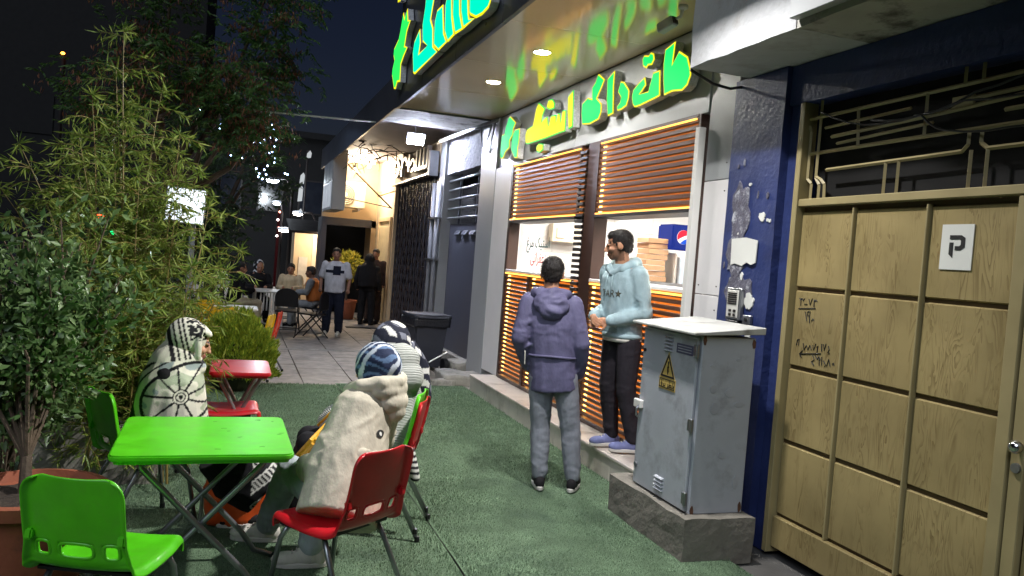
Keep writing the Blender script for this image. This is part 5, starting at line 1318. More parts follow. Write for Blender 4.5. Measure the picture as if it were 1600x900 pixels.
def hand_blob(b, w, d, palm_n, side, s=1., curl=.5):
    """palm and five bent fingers: w wrist, d finger direction, palm_n direction the palm faces, side +1 puts the thumb on d x palm_n"""
    d = Vector(d).normalized(); n = Vector(palm_n); n = (n-d*n.dot(d)).normalized(); t = d.cross(n)*side; w = Vector(w)
    pc = w+d*.045*s
    m3 = Matrix((t,d,n)).transposed()
    b.ell(pc,(.040*s,.048*s,.016*s),m3,12,8)
    b.chain([(*(w-d*.02),.026*s),(*(w+d*.02),.027*s)],8)
    for k,(off,ln) in enumerate(((.029,.070),(.010,.078),(-.010,.073),(-.028,.058))):
        p = w+d*.085*s+t*off*s; a = d.copy(); pts = [(*(p-d*.03*s),.0095*s)]
        for j in range(3):
            a = (a+n*curl*(.55+.25*j)).normalized(); pts.append((*p,.0092*s-.0006*j)); p = p+a*ln*s/3
        pts.append((*p,.0072*s)); b.chain(pts,7)
    p = w+d*.022*s+t*.034*s; a = (d*.7+t*.75+n*.15).normalized(); pts = [(*(p-t*.015*s),.013*s)]
    for j in range(2):
        pts.append((*p,.0115*s)); p = p+a*.032*s; a = (a+d*.5+n*curl*.6).normalized()
    pts.append((*p,.0085*s)); b.chain(pts,7)
def lerp(a,b,t): return tuple(a[i]+(b[i]-a[i])*t for i in range(3))

def shoe(parent, ankle, d, name='shoe', up_mat=None, sole_mat=None, high=.10):
    a = Vector(ankle); d = Vector(d); d.z = 0; d.normalize(); z0 = a.z; s = Vector((0,0,1)).cross(d)
    m3 = Matrix((s,d,Vector((0,0,1)))).transposed()
    b = Blob(); b.ell(a+d*.02+Vector((0,0,.055)),(.042,.075,.058),m3); b.ell(a+d*.12+Vector((0,0,.042)),(.046,.085,.040),m3); b.chain([(*(a+Vector((0,0,.05))),.044),(*(a+Vector((0,0,high))),.043)],12); b.ell(a-d*.045+Vector((0,0,.05)),(.037,.035,.05),m3)
    me = remesh(b,.009,3)
    for v in me.vertices: v.co.z = max(v.co.z, z0+.016)
    o = link(name, me, up_mat, parent)
    poly = []
    for t in np.linspace(0,2*math.pi,24,endpoint=False):
        y = math.cos(t)*.145+.055; x = math.sin(t)*(.048 if y > .06 else .042)
        poly.append(a+d*y+s*x)
    sb = B().prism([(p.x,p.y) for p in poly],'z',z0,z0+.030); so = put(sb,'sole',sole_mat,o,bevel=.006)
    lc = B()
    for k in range(4):
        c = a+d*(.075+.022*k)+Vector((0,0,.092-.012*k)); lc.tube([c-s*.022,c+Vector((0,0,.004)),c+s*.022],.0035,5)
    put(lc,'laces',sole_mat,o)
    return o

def wrinkles(b, p0, p1, r0, r1, n, rg, th=.009, t0=.0, t1=1.):
    """short creases lying part of the way round a limb"""
    p0 = Vector(p0); p1 = Vector(p1); d = (p1-p0).normalized(); u = d.orthogonal().normalized(); v = d.cross(u)
    for k in range(n):
        t = rg.uniform(t0,t1); c = p0.lerp(p1,t); r = r0+(r1-r0)*t; a0 = rg.uniform(0,2*math.pi); sp_ = rg.uniform(1.3,2.8); ti = rg.normal()*.55; pts = []
        for s in np.linspace(0,1,7):
            a = a0+sp_*s; pts.append((*(c+(u*math.cos(a)+v*math.sin(a))*(r-.002)+d*r*ti*(s-.5)*2), th*(.25+.75*math.sin(math.pi*s))))
        b.chain(pts,6)
def pleats(b, base, axis, n, rg, th=.012, slant=.35, zlo=0., zhi=.9, ln=(.3,.7)):
    """hanging folds: ridges that follow the surface of the torso, axis = list of centre points bottom to top"""
    bv = BVHTree.FromPolygons([v.co for v in base.vertices],[p.vertices[:] for p in base.polygons]); A = [Vector(a) for a in axis]
    def at(t):
        q = t*(len(A)-1); i = min(int(q),len(A)-2); return A[i].lerp(A[i+1],q-i)
    for k in range(n):
        a = rg.uniform(0,2*math.pi); t0 = rg.uniform(zlo,zhi); L_ = rg.uniform(*ln); da = rg.normal()*slant; pts = []; w = th*rg.uniform(.6,1.15)
        for s in np.linspace(0,1,9):
            t = min(max(t0+(s-.5)*L_,.0),1.); c = at(t); aa = a+da*(s-.5)*2+.10*math.sin(s*5+k); dr = Vector((math.cos(aa),math.sin(aa),0))
            h = bv.ray_cast(c+dr*.6,-dr,.6)
            if h[0]: pts.append((*(h[0]-dr*w*.45), w*(.35+.65*math.sin(math.pi*s))))
        if len(pts) > 3: b.chain(pts,6)
def figure(name,label,loc,J,top,trou,skin=(176,124,96),hair=(34,28,25),hd=(0,0,0),sz=1.,fine=.011,fold=(.007,(6,6,9)),tr=None,beard=None,haircut='short',
           torso=(.165,.115,.17,.125,.185,.115),arm=(.062,.052,.044),leg=(.088,.066,.052),hands=None,shoe_mats=None,group=None,head=True,toe=None,hem=0.,sleeve=.93,npl=0,pth=.011,nwr=0):
    """J: joints in world coordinates. top/trou: materials of the garments"""
    t = thing(name,label,'person',loc,0,group)
    J = {k: Vector(v) for k,v in J.items()}
    # skin: one continuous body inside the clothes
    b = Blob(); H = head_mat(J['head'],*hd)
    head_blob(b,H,sz)
    b.chain([(*(H@Vector((0,-.02*sz,-.05*sz))),.056*sz),(*J['neck'],.058*sz),(*J['chest'],.09*sz),(*J['pelvis'],.09*sz)],12)
    for s in 'LR':
        b.chain([(*J['neck'],.05*sz),(*J['sh'+s],.045*sz),(*J['el'+s],.036*sz),(*J['wr'+s],.026*sz)],9)
        b.chain([(*J['pelvis'],.07*sz),(*J['hip'+s],.06*sz),(*J['kn'+s],.045*sz),(*J['an'+s],.036*sz)],9)
        if hands and s in hands: hand_blob(b,J['wr'+s],hands[s][0],hands[s][1],hands[s][2],sz,hands[s][3] if len(hands[s])>3 else .5)
        else: b.ell(J['wr'+s],(.04*sz,.04*sz,.045*sz))
    me = remesh(b,.0062 if fine < .012 else .011,2)
    Hi = H.inverted(); sk = L3(skin); bd = L3(beard) if beard else None; lip = L3((150,88,78))
    def fs(p):
        q = Hi @ Vector(p)/1.; q = q/sz
        if bd is not None and q.z < -.028 and q.z > -.125 and q.y > -.035 and (q.z < -.072 or abs(q.x) > .034 or (q.z > -.058 and q.z < -.043 and q.y > .05)) : return tuple(.35*sk[i]+.65*bd[i] for i in range(3))
        if -.080 < q.z < -.055 and q.y > .08 and abs(q.x) < .026: return lip
        if .018 < q.z < .027 and q.y > .06 and .012 < abs(q.x) < .055: return L3(hair)
        return sk
    paint(me, fs); body = link('body',me,m_paintskin,t)
    if head:
        for x in (-1,1): put(B().ell(H@Vector((x*.031*sz,.086*sz,.0)),(.010*sz,.007*sz,.006*sz),H.to_3x3(),8,6),'eye',m_eye,body,smooth=True)
    if haircut:
        hb_ = Blob()
        def E_(c,r): hb_.ell(H@(Vector(c)*sz),tuple(x*sz for x in r),H.to_3x3(),18,12)
        E_((0,-.020,.040),(.0815,.098,.089)); E_((0,-.048,.0),(.073,.064,.072)); E_((0,.030,.080),(.062,.050,.040))
        hm = remesh(hb_,.008 if fine < .012 else .014,2,(.006,(45,45,20)),3.)
        ho = link('hair',hm,m_hairmat if hair[0] < 60 else cloth('hair_%d'%hair[0],hair),t)
        if fine < .012:                                     # short strands so the outline is not a cap
            rg = np.random.default_rng(int(loc[0]*100)); nv = len(hm.vertices); pick = rg.integers(0,nv,3200)
            P0 = np.array([hm.vertices[int(i)].co[:] for i in pick]); N0 = np.array([hm.vertices[int(i)].normal[:] for i in pick])
            dn = np.array((H.to_3x3() @ Vector((0,-.35,-.75)))[:])
            vv, ff = leaves(P0-N0*.003, N0*.55+dn*.75+rg.normal(size=P0.shape)*.28, rg.uniform(.010,.022,len(P0)), np.full(len(P0),.0028), .1, 5)
            hs = mesh_np('hair_strands', vv, ff, m_strand, ho); hs['kind'] = 'stuff'
    # top garment: torso loft and sleeves
    if top is not None:
        side = (J['shR']-J['shL']).normalized(); g_ = Blob(); P,C,Nk = J['pelvis'],J['chest'],J['neck']
        up_ = (C-P).normalized(); bw,bd_,ww,wd,cw,cdp = [x*sz for x in torso]
        g_.loft([(P-up_*hem,bw*1.02,bd_*1.02,side),(P+up_*.02,bw,bd_,side),(P.lerp(C,.45),ww,wd,side),(C,cw,cdp,side),(C.lerp(Nk,.55),cw*.98,cdp*.92,side),(C.lerp(Nk,.85),cw*.72,cdp*.74,side),(Nk+up_*.02*sz,.072*sz,.072*sz,side)])
        for s in 'LR':
            sh,el,wr = J['sh'+s],J['el'+s],J['wr'+s]
            g_.chain([(*sh,arm[0]*sz*1.08),(*sh.lerp(el,.5),arm[0]*sz),(*el,arm[1]*sz*1.05),(*el.lerp(wr,.55),arm[1]*sz*.97),(*el.lerp(wr,.93),arm[2]*sz)] if sleeve > .5 else [(*sh,arm[0]*sz),(*sh.lerp(el,.4),arm[0]*sz*.92),(*sh.lerp(el,.75),arm[0]*sz*.9)],12)
        if npl:
            rg = np.random.default_rng(int(abs(loc[0])*1000)); bm_ = remesh(g_,.014,2)
            pleats(g_,bm_,(P-up_*hem,P.lerp(C,.5),C,C.lerp(Nk,.8)),npl,rg,pth); bpy.data.meshes.remove(bm_)
            for s in 'LR':
                wrinkles(g_,J['sh'+s],J['el'+s],arm[0]*sz*1.03,arm[1]*sz*1.05,nwr,rg,pth*.75,.35,1.); wrinkles(g_,J['el'+s],J['wr'+s],arm[1]*sz,arm[2]*sz,nwr,rg,pth*.75,0,.85)
        gm = remesh(g_,fine*.9 if npl else fine,3 if npl else 4,fold,loc[0]); to = link('top',gm,top,t)
    if trou is not None:
        p_ = Blob(); P = J['pelvis']
        hw = (J['hipR']-J['hipL']).length/2
        sd_ = (J['hipR']-J['hipL']).normalized()
        p_.loft([(P+Vector((0,0,.10*sz)),.150*sz,.105*sz,sd_),(P+Vector((0,0,.03*sz)),.165*sz,.118*sz,sd_),(P+Vector((0,0,-.05*sz)),.165*sz,.115*sz,sd_)])
        for s in 'LR':
            hp,kn,an = J['hip'+s],J['kn'+s],J['an'+s]
            p_.chain([(*hp,leg[0]*sz*1.03),(*hp.lerp(kn,.5),leg[0]*sz*.93),(*kn,leg[1]*sz),(*kn.lerp(an,.45),leg[1]*sz*.94),(*kn.lerp(an,.93),leg[2]*sz)],12)
        if nwr:
            rg = np.random.default_rng(int(abs(loc[1])*1000))
            for s in 'LR':
                wrinkles(p_,J['hip'+s],J['kn'+s],leg[0]*sz,leg[1]*sz,nwr,rg,.009,.1,1.); wrinkles(p_,J['kn'+s],J['an'+s],leg[1]*sz,leg[2]*sz,nwr+2,rg,.010,0,.92)
        pm = remesh(p_,fine*.9 if nwr else fine,3,(fold[0]*1.2,(7,7,12)),loc[1]+3); link('trousers',pm,trou,t)
    if shoe_mats:
        for s in 'LR':
            a = J['an'+s]; shoe(t,(a.x,a.y,a.z-.085*sz),toe[s] if toe else (0,1,0),'shoe',shoe_mats[0],shoe_mats[1])
    return t
def bvh_of(o): return BVHTree.FromPolygons([v.co for v in o.data.vertices],[p.vertices[:] for p in o.data.polygons])
def decal(name, me, target, origin, right, up, mat, parent, off=.003):
    """lay flat lettering or a mark on a garment by casting each point along the surface normal direction"""
    right = Vector(right).normalized(); up = Vector(up).normalized(); n = right.cross(up); bv = bvh_of(target); O = Vector(origin)
    for v in me.vertices:
        p = O+right*v.co.x+up*v.co.y+n*.4
        h = bv.ray_cast(p,-n,1.); v.co = (h[0]+n*off) if h[0] else O+right*v.co.x+up*v.co.y
    me.materials.clear(); return link(name,me,mat,parent)

m_navy = cloth('navy_windbreaker',(94,91,120),.6); m_jean = cloth('washed_grey_jeans',(126,129,138)); m_aqua = cloth('aqua_sweat_fabric',(160,182,188)); m_blk = cloth('charcoal_trousers',(44,40,46))
m_sole = M('pale_rubber',(196,192,186),.6); m_sneak = cloth('blue_grey_mesh',(118,124,168)); m_boot = cloth('black_trainer',(34,32,34)); m_whshoe = cloth('white_canvas',(206,202,192))

# --- boy in the violet windbreaker, seen from behind
def rot_joints(J, c, a):
    ca, sa = math.cos(a), math.sin(a)
    return {k: (c[0]+v[0]*ca-v[1]*sa, c[1]+v[0]*sa+v[1]*ca, c[2]+v[2]) for k,v in J.items()}
JB = dict(pelvis=(0,0,.88),chest=(0,-.02,1.24),neck=(0,.0,1.44),head=(.01,.035,1.605),shL=(-.160,-.01,1.385),shR=(.160,-.01,1.385),elL=(-.238,-.07,1.12),elR=(.215,-.05,1.11),wrL=(-.185,.07,.90),wrR=(.190,.07,.86),
          hipL=(-.09,0,.84),hipR=(.09,0,.84),knL=(-.105,.02,.46),knR=(.12,.02,.46),anL=(-.115,-.02,.097),anR=(.13,.0,.097))
A_BOY = R(-24)
boyJ = rot_joints(JB,(2.345,5.40,ZT),A_BOY)
def lean(J, z0, k):
    return {n: (p[0]-.94*k*(p[2]-z0), p[1]+.33*k*(p[2]-z0), p[2]) for n, p in J.items()}
boyJ = lean(boyJ, .1, .10)
boy = figure('person','person in a violet grey hooded windbreaker and grey jeans seen from behind',(2.37,5.40,ZT),boyJ,m_navy,m_jean,skin=(180,132,104),hair=(44,36,32),hd=(A_BOY,R(-4),0),
    torso=(.172,.130,.165,.125,.185,.120),arm=(.070,.062,.048),leg=(.092,.074,.056),fold=(.004,(6,6,11)),npl=26,pth=.011,nwr=7,shoe_mats=(m_boot,m_sole),toe={'L':(.25,.97,0),'R':(.55,.83,0)},hem=.13)
hb_ = Blob(); Tb = Matrix(((1,0,-.094,2.345+.0094),(0,1,.033,5.40-.0033),(0,0,1,ZT),(0,0,0,1))) @ Matrix.Rotation(A_BOY,4,'Z')
for c,r in (((0,-.105,1.385),(.135,.055,.085)),((0,-.135,1.335),(.085,.045,.06)),((0,-.07,1.44),(.115,.06,.04))): hb_.ell(Tb@Vector(c),r,Tb.to_3x3(),18,10)
hb_.chain([(*(Tb@Vector(p)),r) for p,r in (((-.03,.085,1.40),.03),((-.10,.04,1.44),.036),((-.115,-.04,1.46),.04),((0,-.09,1.465),.042),((.115,-.04,1.46),.04),((.10,.04,1.44),.036),((.03,.085,1.40),.03))],10)
link('hood',remesh(hb_,.010,2,(.012,(9,9,14)),2.),m_navy,boy)
wb = [(Tb@Vector((.183*math.cos(a),-.002+.140*math.sin(a),1.005+.004*math.sin(3*a)))) for a in np.linspace(0,2*math.pi,40)]
put(B().tube(wb,.010,6,cap=False),'waist_seam',m_navy,boy,smooth=True)
put(B().tube([Tb@Vector(p) for p in ((-.195,-.03,1.16),(-.215,-.06,1.10),(-.200,-.08,1.02),(-.205,-.075,.93))],.004,5),'drawcord',m_whshoe,boy)

# --- man in the aqua hoodie on the step
JM = dict(pelvis=(0,0,.95),chest=(0,.01,1.30),neck=(0,.01,1.50),head=(.0,.055,1.665),shL=(-.185,.0,1.44),shR=(.185,.0,1.44),elL=(-.245,-.02,1.14),elR=(.235,-.05,1.15),wrL=(-.075,.21,1.06),wrR=(.085,.24,1.08),
          hipL=(-.09,0,.90),hipR=(.09,0,.90),knL=(-.10,.035,.50),knR=(.115,.03,.50),anL=(-.12,-.04,.097),anR=(.13,-.02,.097))
A_MAN = R(104); CM = (3.045,5.76,.213)
TM = Matrix(((1,0,-.0564,CM[0]+.0056),(0,1,.0198,CM[1]-.002),(0,0,1,CM[2]),(0,0,0,1))) @ Matrix.Rotation(A_MAN,4,'Z'); r3 = TM.to_3x3()
manJ = lean(rot_joints(JM,CM,A_MAN), .3, .06)
man = figure('person','bearded person in an aqua hoodie and dark trousers standing on the shop step',CM,manJ,m_aqua,m_blk,skin=(192,140,110),hair=(28,24,24),beard=(40,30,28),hd=(R(66),R(-9),0),
    torso=(.175,.130,.185,.138,.205,.130),arm=(.072,.060,.048),leg=(.098,.076,.060),fold=(.0035,(5,5,10)),npl=20,pth=.010,nwr=8,shoe_mats=(m_sneak,m_sole),toe={'L':(-1,.25,0),'R':(-1,-.05,0)},
    hands={'L':(r3@Vector((.75,.5,-.15)),r3@Vector((.3,-.8,-.3)),1,.55),'R':(r3@Vector((-.75,.45,-.2)),r3@Vector((-.3,-.8,-.3)),-1,.55)},hem=.02)
hb_ = Blob()
hb_.chain([(*(TM@Vector(p)),r) for p,r in (((0,.105,1.44),.030),((-.075,.075,1.475),.036),((-.105,.0,1.515),.042),((-.06,-.085,1.535),.046),((.06,-.085,1.535),.046),((.105,.0,1.515),.042),((.075,.075,1.475),.036),((0,.105,1.44),.030))],10)
hb_.ell(TM@Vector((0,-.12,1.46)),(.115,.055,.085),r3,16,10)
link('hood',remesh(hb_,.010,2,(.008,(8,8,12)),5.),m_aqua,man)
top_o = [c for c in man.children if c.name.startswith('top')][0]
m_print = cloth('dark_gold_print',(86,84,70))
decal('chest_print',text_mesh('TAR',.085),top_o,TM@Vector((.02,.1,1.275)),r3@Vector((-1,0,0)),(0,0,1),m_print,man)
st = [(.030*math.cos(R(a))*(1 if k%2==0 else .42),.034*math.sin(R(a))*(1 if k%2==0 else .42)) for k,a in enumerate(range(90,450,36))]
decal('chest_emblem',B().prism(st,'z',0,.0005).mesh('e'),top_o,TM@Vector((-.095,.1,1.28)),r3@Vector((-1,0,0)),(0,0,1),m_print,man)
for x in (-.028,.028): put(B().tube([TM@Vector((x,.135,1.43)),TM@Vector((x*1.2,.152,1.36)),TM@Vector((x*1.3,.160,1.28))],.004,5),'drawstring',m_aqua,man,smooth=True)
hmb = [(TM@Vector((.176*math.cos(a),.132*math.sin(a),.945))) for a in np.linspace(0,2*math.pi,36)]
put(B().tube(hmb,.014,6,cap=False,flat=1.6),'hem_band',m_aqua,man,smooth=True)
wsh = [(TM@Vector((.172*math.cos(a),.128*math.sin(a),.915))) for a in np.linspace(0,2*math.pi,36)]
put(B().tube(wsh,.012,6,cap=False,flat=1.8),'shirt_tail',m_whshoe,man,smooth=True)

# --- woman in the cream hooded jacket (back to the camera)
m_creamj = cloth('cream_cotton',(192,184,166),.8); m_paleJ = cloth('pale_denim',(168,176,180)); m_darkc = cloth('black_cloth',(26,25,28))
Jw = dict(pelvis=(.56,3.80,.54),chest=(.635,3.96,.80),neck=(.69,4.03,.97),head=(.715,4.06,1.095),shL=(.575,3.93,.885),shR=(.80,4.14,.865),elL=(.45,3.80,.63),elR=(.80,4.33,.64),wrL=(.40,4.03,.59),wrR=(.58,4.38,.58),
          hipL=(.48,3.80,.50),hipR=(.60,3.93,.50),knL=(.345,4.30,.50),knR=(.49,4.36,.49),anL=(.26,4.60,.097),anR=(.47,4.20,.097))
wb_ = figure('person','seated person in a cream hooded jacket and blue headscarf with back to camera',(.56,3.80,0),Jw,m_creamj,m_paleJ,skin=(206,160,132),hd=(R(52),R(-12),R(-6)),haircut=None,
    torso=(.205,.160,.195,.155,.175,.135),arm=(.080,.082,.062),leg=(.092,.078,.066),fold=(.003,(9,9,4)),npl=46,pth=.014,nwr=7,shoe_mats=(m_whshoe,m_sole),toe={'L':(-.9,.25,0),'R':(-.8,.1,0)},hem=.15)
hd_ = Blob(); Hc = Vector((.715,4.06,1.095)); Hm = Matrix.Rotation(R(52),3,'Z')
hd_.ell(Hc+Vector((0.012,-.012,.005)),(.104,.122,.128),Hm,20,14); hd_.ell(Hc+Vector((.02,-.03,-.10)),(.098,.098,.09),Hm,16,10)
sm = remesh(hd_,.007,2,(.006,(9,9,14)),1.)
def scarf_blue(p):
    q = Hm.transposed() @ (Vector(p)-Hc)
    w = noise.noise((q.x*9,q.y*9,q.z*9))*1.6
    s = math.sin(q.x*120+q.z*60*math.sin(q.y*18)+w*3+q.y*40); k = math.sin(q.z*90+q.x*70+w*4)
    if s > .25: return L3((196,202,212))
    if k > .5: return L3((92,116,150))
    return L3((36,46,74))
paint(sm,scarf_blue); link('headscarf',sm,m_paintcloth,wb_)
hb_ = Blob()
bdir = Vector((.79,-.61,0)).normalized(); sdir = Vector((.61,.79,0))
for o_,r,ln in ((Hc+bdir*.085+Vector((0,0,-.105)),(.150,.075,.062),0),(Hc+bdir*.115+Vector((.0,0,-.165)),(.118,.060,.062),0),(Hc+bdir*.13+Vector((0,0,-.215)),(.07,.045,.05),0)):
    hb_.ell(o_,r,Matrix((sdir,-bdir,Vector((0,0,1)))).transposed(),20,12)
hb_.chain([(*(Hc+bdir*a+sdir*c+Vector((0,0,z))),.042) for a,c,z in ((-.08,-.10,-.12),(-.0,-.14,-.085),(.09,-.10,-.065),(.12,0,-.06),(.09,.10,-.065),(0,.14,-.085),(-.08,.10,-.12))],10)
link('hood',remesh(hb_,.009,2,(.0045,(9,9,7)),8.),m_creamj,wb_)
tp_ = [c for c in wb_.children if c.name.startswith('top')][0]
eye_c = Vector((.725,3.84,.80)); er = Vector((.62,.78,0)); 
def eyeshape(w,h,n=18):
    return [(w*math.cos(t), h*math.sin(t)*(abs(math.sin(t))**.3)) for t in np.linspace(0,2*math.pi,n,endpoint=False)]
decal('eye_logo',B().prism(eyeshape(.034,.019),'z',0,.0005).mesh('e'),tp_,eye_c,sdir,(0,0,1),m_ink,wb_,.004)
decal('eye_logo_white',B().prism(eyeshape(.010,.010),'z',0,.0005).mesh('e'),tp_,eye_c,sdir,(0,0,1),m_paper,wb_,.0055)
# long loose skirt of the jacket over the chair
sk_ = Blob(); sk_.loft([((.66,3.80,.42),.17,.07,sdir),((.655,3.83,.56),.185,.085,sdir),((.66,3.88,.70),.19,.10,sdir)])
link('jacket_skirt',remesh(sk_,.012,3,(.012,(8,8,5)),4.),m_creamj,wb_)

# --- woman in the grey cardigan behind
m_knit = M('grey_rib_knit',(178,180,174),.85,var=.1,vs=8)
def knit(m):
    n=m.node_tree.nodes;l=m.node_tree.links; b=n['Principled BSDF']; tc=[x for x in n if x.type=='TEX_COORD'][0]
    w=n.new('ShaderNodeTexWave'); w.bands_direction='Z'; w.inputs['Scale'].default_value=34; w.inputs['Distortion'].default_value=1.2; l.new(tc.outputs['Object'],w.inputs['Vector'])
    bp_=n.new('ShaderNodeBump'); bp_.inputs['Strength'].default_value=.9; bp_.inputs['Distance'].default_value=.008; l.new(w.outputs[0],bp_.inputs['Height']); l.new(bp_.outputs[0],b.inputs['Normal'])
knit(m_knit)
Jc = dict(pelvis=(.96,4.82,.54),chest=(1.0,4.88,.82),neck=(.98,4.91,.99),head=(.945,4.93,1.125),shL=(.86,4.74,.93),shR=(1.06,5.05,.92),elL=(.70,4.78,.70),elR=(.84,5.20,.68),wrL=(.58,4.92,.62),wrR=(.62,5.08,.62),
          hipL=(.88,4.74,.50),hipR=(.92,4.92,.50),knL=(.48,4.86,.50),knR=(.50,5.02,.50),anL=(.42,4.86,.10),anR=(.42,5.04,.10))
wc = figure('person','seated person in a grey knitted cardigan and black and white headscarf',(.93,4.80,0),Jc,m_knit,m_darkc,skin=(206,160,132),hd=(R(75),R(-8),0),haircut=None,
    torso=(.20,.155,.20,.160,.20,.140),arm=(.085,.075,.058),leg=(.092,.075,.062),fold=(.004,(5,5,5)),npl=14,pth=.010,nwr=4,shoe_mats=(m_boot,m_sole),toe={'L':(-1,.1,0),'R':(-1,.1,0)},hem=.05)
sc_ = Blob(); H2 = Vector((.945,4.93,1.125)); sc_.ell(H2+Vector((.01,0,.005)),(.122,.108,.128),None,20,14)
sc_.loft([((1.15,4.90,.62),.03,.05,(0,1,0)),((1.16,4.92,.78),.035,.075,(0,1,0)),((1.12,4.93,.94),.045,.10,(0,1,0)),((1.02,4.93,1.09),.07,.10,(0,1,0))])
sm = remesh(sc_,.007,2,(.006,(10,10,8)),6.)
def scarf_bw(p):
    w = noise.noise((p[0]*10,p[1]*10,p[2]*8))
    s = math.sin(p[2]*70+p[0]*40+w*4); t = math.sin(p[1]*60-p[2]*22+p[0]*30+w*3)
    return L3((216,214,210)) if (s > .2 and t > -.1) else (L3((120,122,134)) if s > .0 and t < -.6 else L3((34,36,50)))
paint(sm,scarf_bw); link('headscarf',sm,m_paintcloth,wc)
kh = Blob(); kh.ell((.985,4.855,1.035),(.125,.14,.10),Matrix.Rotation(R(70),3,'Z').copy(),16,10); kh.ell((1.01,4.83,.93),(.145,.16,.11),None,16,10)
link('cardigan_collar',remesh(kh,.009,3,(.006,(6,6,6)),3.),m_knit,wc)
cf = Blob(); cf.chain([(1.05,4.63,.50,.04),(1.08,4.60,.40,.034),(1.09,4.59,.36,.030)],10); fm = remesh(cf,.008,1)
paint(fm,lambda p: L3((214,212,206)) if math.sin(p[2]*190) > 0 else L3((30,30,36))); link('striped_scarf_end',fm,m_paintcloth,wc)

# --- woman in the printed white headscarf, side on
Ja = dict(pelvis=(-.34,4.92,.54),chest=(-.31,4.92,.82),neck=(-.27,4.92,.98),head=(-.205,4.92,1.085),shL=(-.32,5.05,.90),shR=(-.32,4.80,.90),elL=(-.28,5.05,.70),elR=(-.28,4.80,.70),wrL=(-.18,4.98,.62),wrR=(-.18,4.88,.62),
          hipL=(-.40,5.0,.50),hipR=(-.40,4.83,.50),knL=(.02,5.0,.50),knR=(.04,4.85,.50),anL=(.06,5.0,.10),anR=(.08,4.84,.10))
wa = figure('person','seated person side on in a large white printed headscarf with black wheel motif',(-.44,4.92,0),Ja,m_darkc,m_darkc,skin=(196,146,120),hd=(R(-84),R(-14),0),haircut=None,
    torso=(.16,.12,.15,.12,.150,.110),shoe_mats=(m_boot,m_sole),toe={'L':(1,0,0),'R':(1,0,0)},hem=.02)
sa_ = Blob(); H3 = Vector((-.205,4.92,1.085))
# hood of the scarf: back of the head to the brow, open at the face
sa_.ell(H3+Vector((-.030,0,.022)),(.108,.105,.118),Matrix.Rotation(R(12),3,'Y'),22,14); sa_.ell(H3+Vector((.030,0,.082)),(.092,.078,.026),Matrix.Rotation(R(30),3,'Y'),18,10); sa_.ell(H3+Vector((-.075,0,-.09)),(.085,.10,.10),None,16,10)
sa_.chain([(*(H3+Vector((.040,y_,z_))),.015) for y_,z_ in ((.082,.05),(.090,-.01),(.086,-.07),(.05,-.125))],8); sa_.chain([(*(H3+Vector((.040,y_,z_))),.015) for y_,z_ in ((-.082,.05),(-.090,-.01),(-.086,-.07),(-.05,-.125))],8)
sa_.ell(H3+Vector((.0,0,-.15)),(.085,.10,.06),None,16,10)
# drape over shoulders and back down to the seat
sa_.loft([((-.300,4.92,.56),.235,.215,(0,1,0)),((-.300,4.92,.66),.240,.205,(0,1,0)),((-.295,4.92,.77),.232,.185,(0,1,0)),((-.290,4.92,.88),.205,.165,(0,1,0)),((-.275,4.92,.97),.150,.135,(0,1,0)),((-.245,4.92,1.04),.105,.110,(0,1,0))])
sm = remesh(sa_,.0066,3,(.008,(6,6,5)),2.)
WC = (-.235,.80)
def scarf_print(p):
    x,z = p[0]-WC[0], p[2]-WC[1]; r = math.hypot(x,z); a = math.atan2(z,x)
    blk = L3((18,18,22)); ivory = L3((212,208,192)); pale = L3((168,176,152)); gr = L3((150,160,160))
    hx,hz = p[0]-H3.x, p[2]-H3.z
    if p[2] > .985+.12*(p[0]+.30):                       # head part: banded border and dark speckled crown
        t = hx*.92+hz*.25
        if -.112 < t < -.088: return blk
        for e in (-.070,-.040,-.018): 
            if abs(t-e) < .0055: return blk
        if t > .002 and hz > .02 and noise.noise((p[0]*75,p[1]*75,p[2]*75)) < .12 and t < .085: return blk
        return ivory
    if p[1] > 4.98: return ivory if noise.noise((p[0]*6,p[1]*6,p[2]*6)) > -.1 else gr
    if r < .012 or .020 < r < .027 or .036 < r < .043: return blk
    if r < .036: return ivory
    R0 = .185+.03*math.sin(a*2+.5)
    if abs(r-R0) < .009: return blk
    if r < R0:
        k = (a/(2*math.pi)*9) % 1.
        if abs(k-.5)*2*math.pi/9*r < .0055: return blk
        n_ = noise.noise((p[0]*14,p[1]*4,p[2]*14)); return pale if n_ > .2 else (gr if n_ < -.35 else ivory)
    if abs(r-R0-.045) < .004: return blk
    if abs(r-R0-.075) < .006: return blk
    n_ = noise.noise((p[0]*11,p[1]*5,p[2]*11)); return blk if n_ > .42 else (gr if n_ < -.3 else ivory)
paint(sm,scarf_print); link('headscarf',sm,m_paintcloth,wa)
# dark patterned dress hem under the table
dh = Blob(); dh.loft([((.02,4.62,.52),.16,.13,(1,0,0)),((.10,4.62,.40),.17,.14,(1,0,0)),((.24,4.60,.30),.15,.12,(1,0,0))])
dm = remesh(dh,.008,2,(.010,(8,8,6)),1.)
def hemcol(p):
    t = p[0]*.6-p[2]*.8
    if p[0] < .16: return L3((22,22,26))
    if abs(math.sin(t*60)) < .25: return L3((214,212,208))
    return L3((210,208,204)) if math.sin(t*60) > .3 and math.sin((p[0]+p[2])*190) > .1 else L3((24,24,28))
paint(dm,hemcol); link('dress_hem',dm,m_paintcloth,wa)

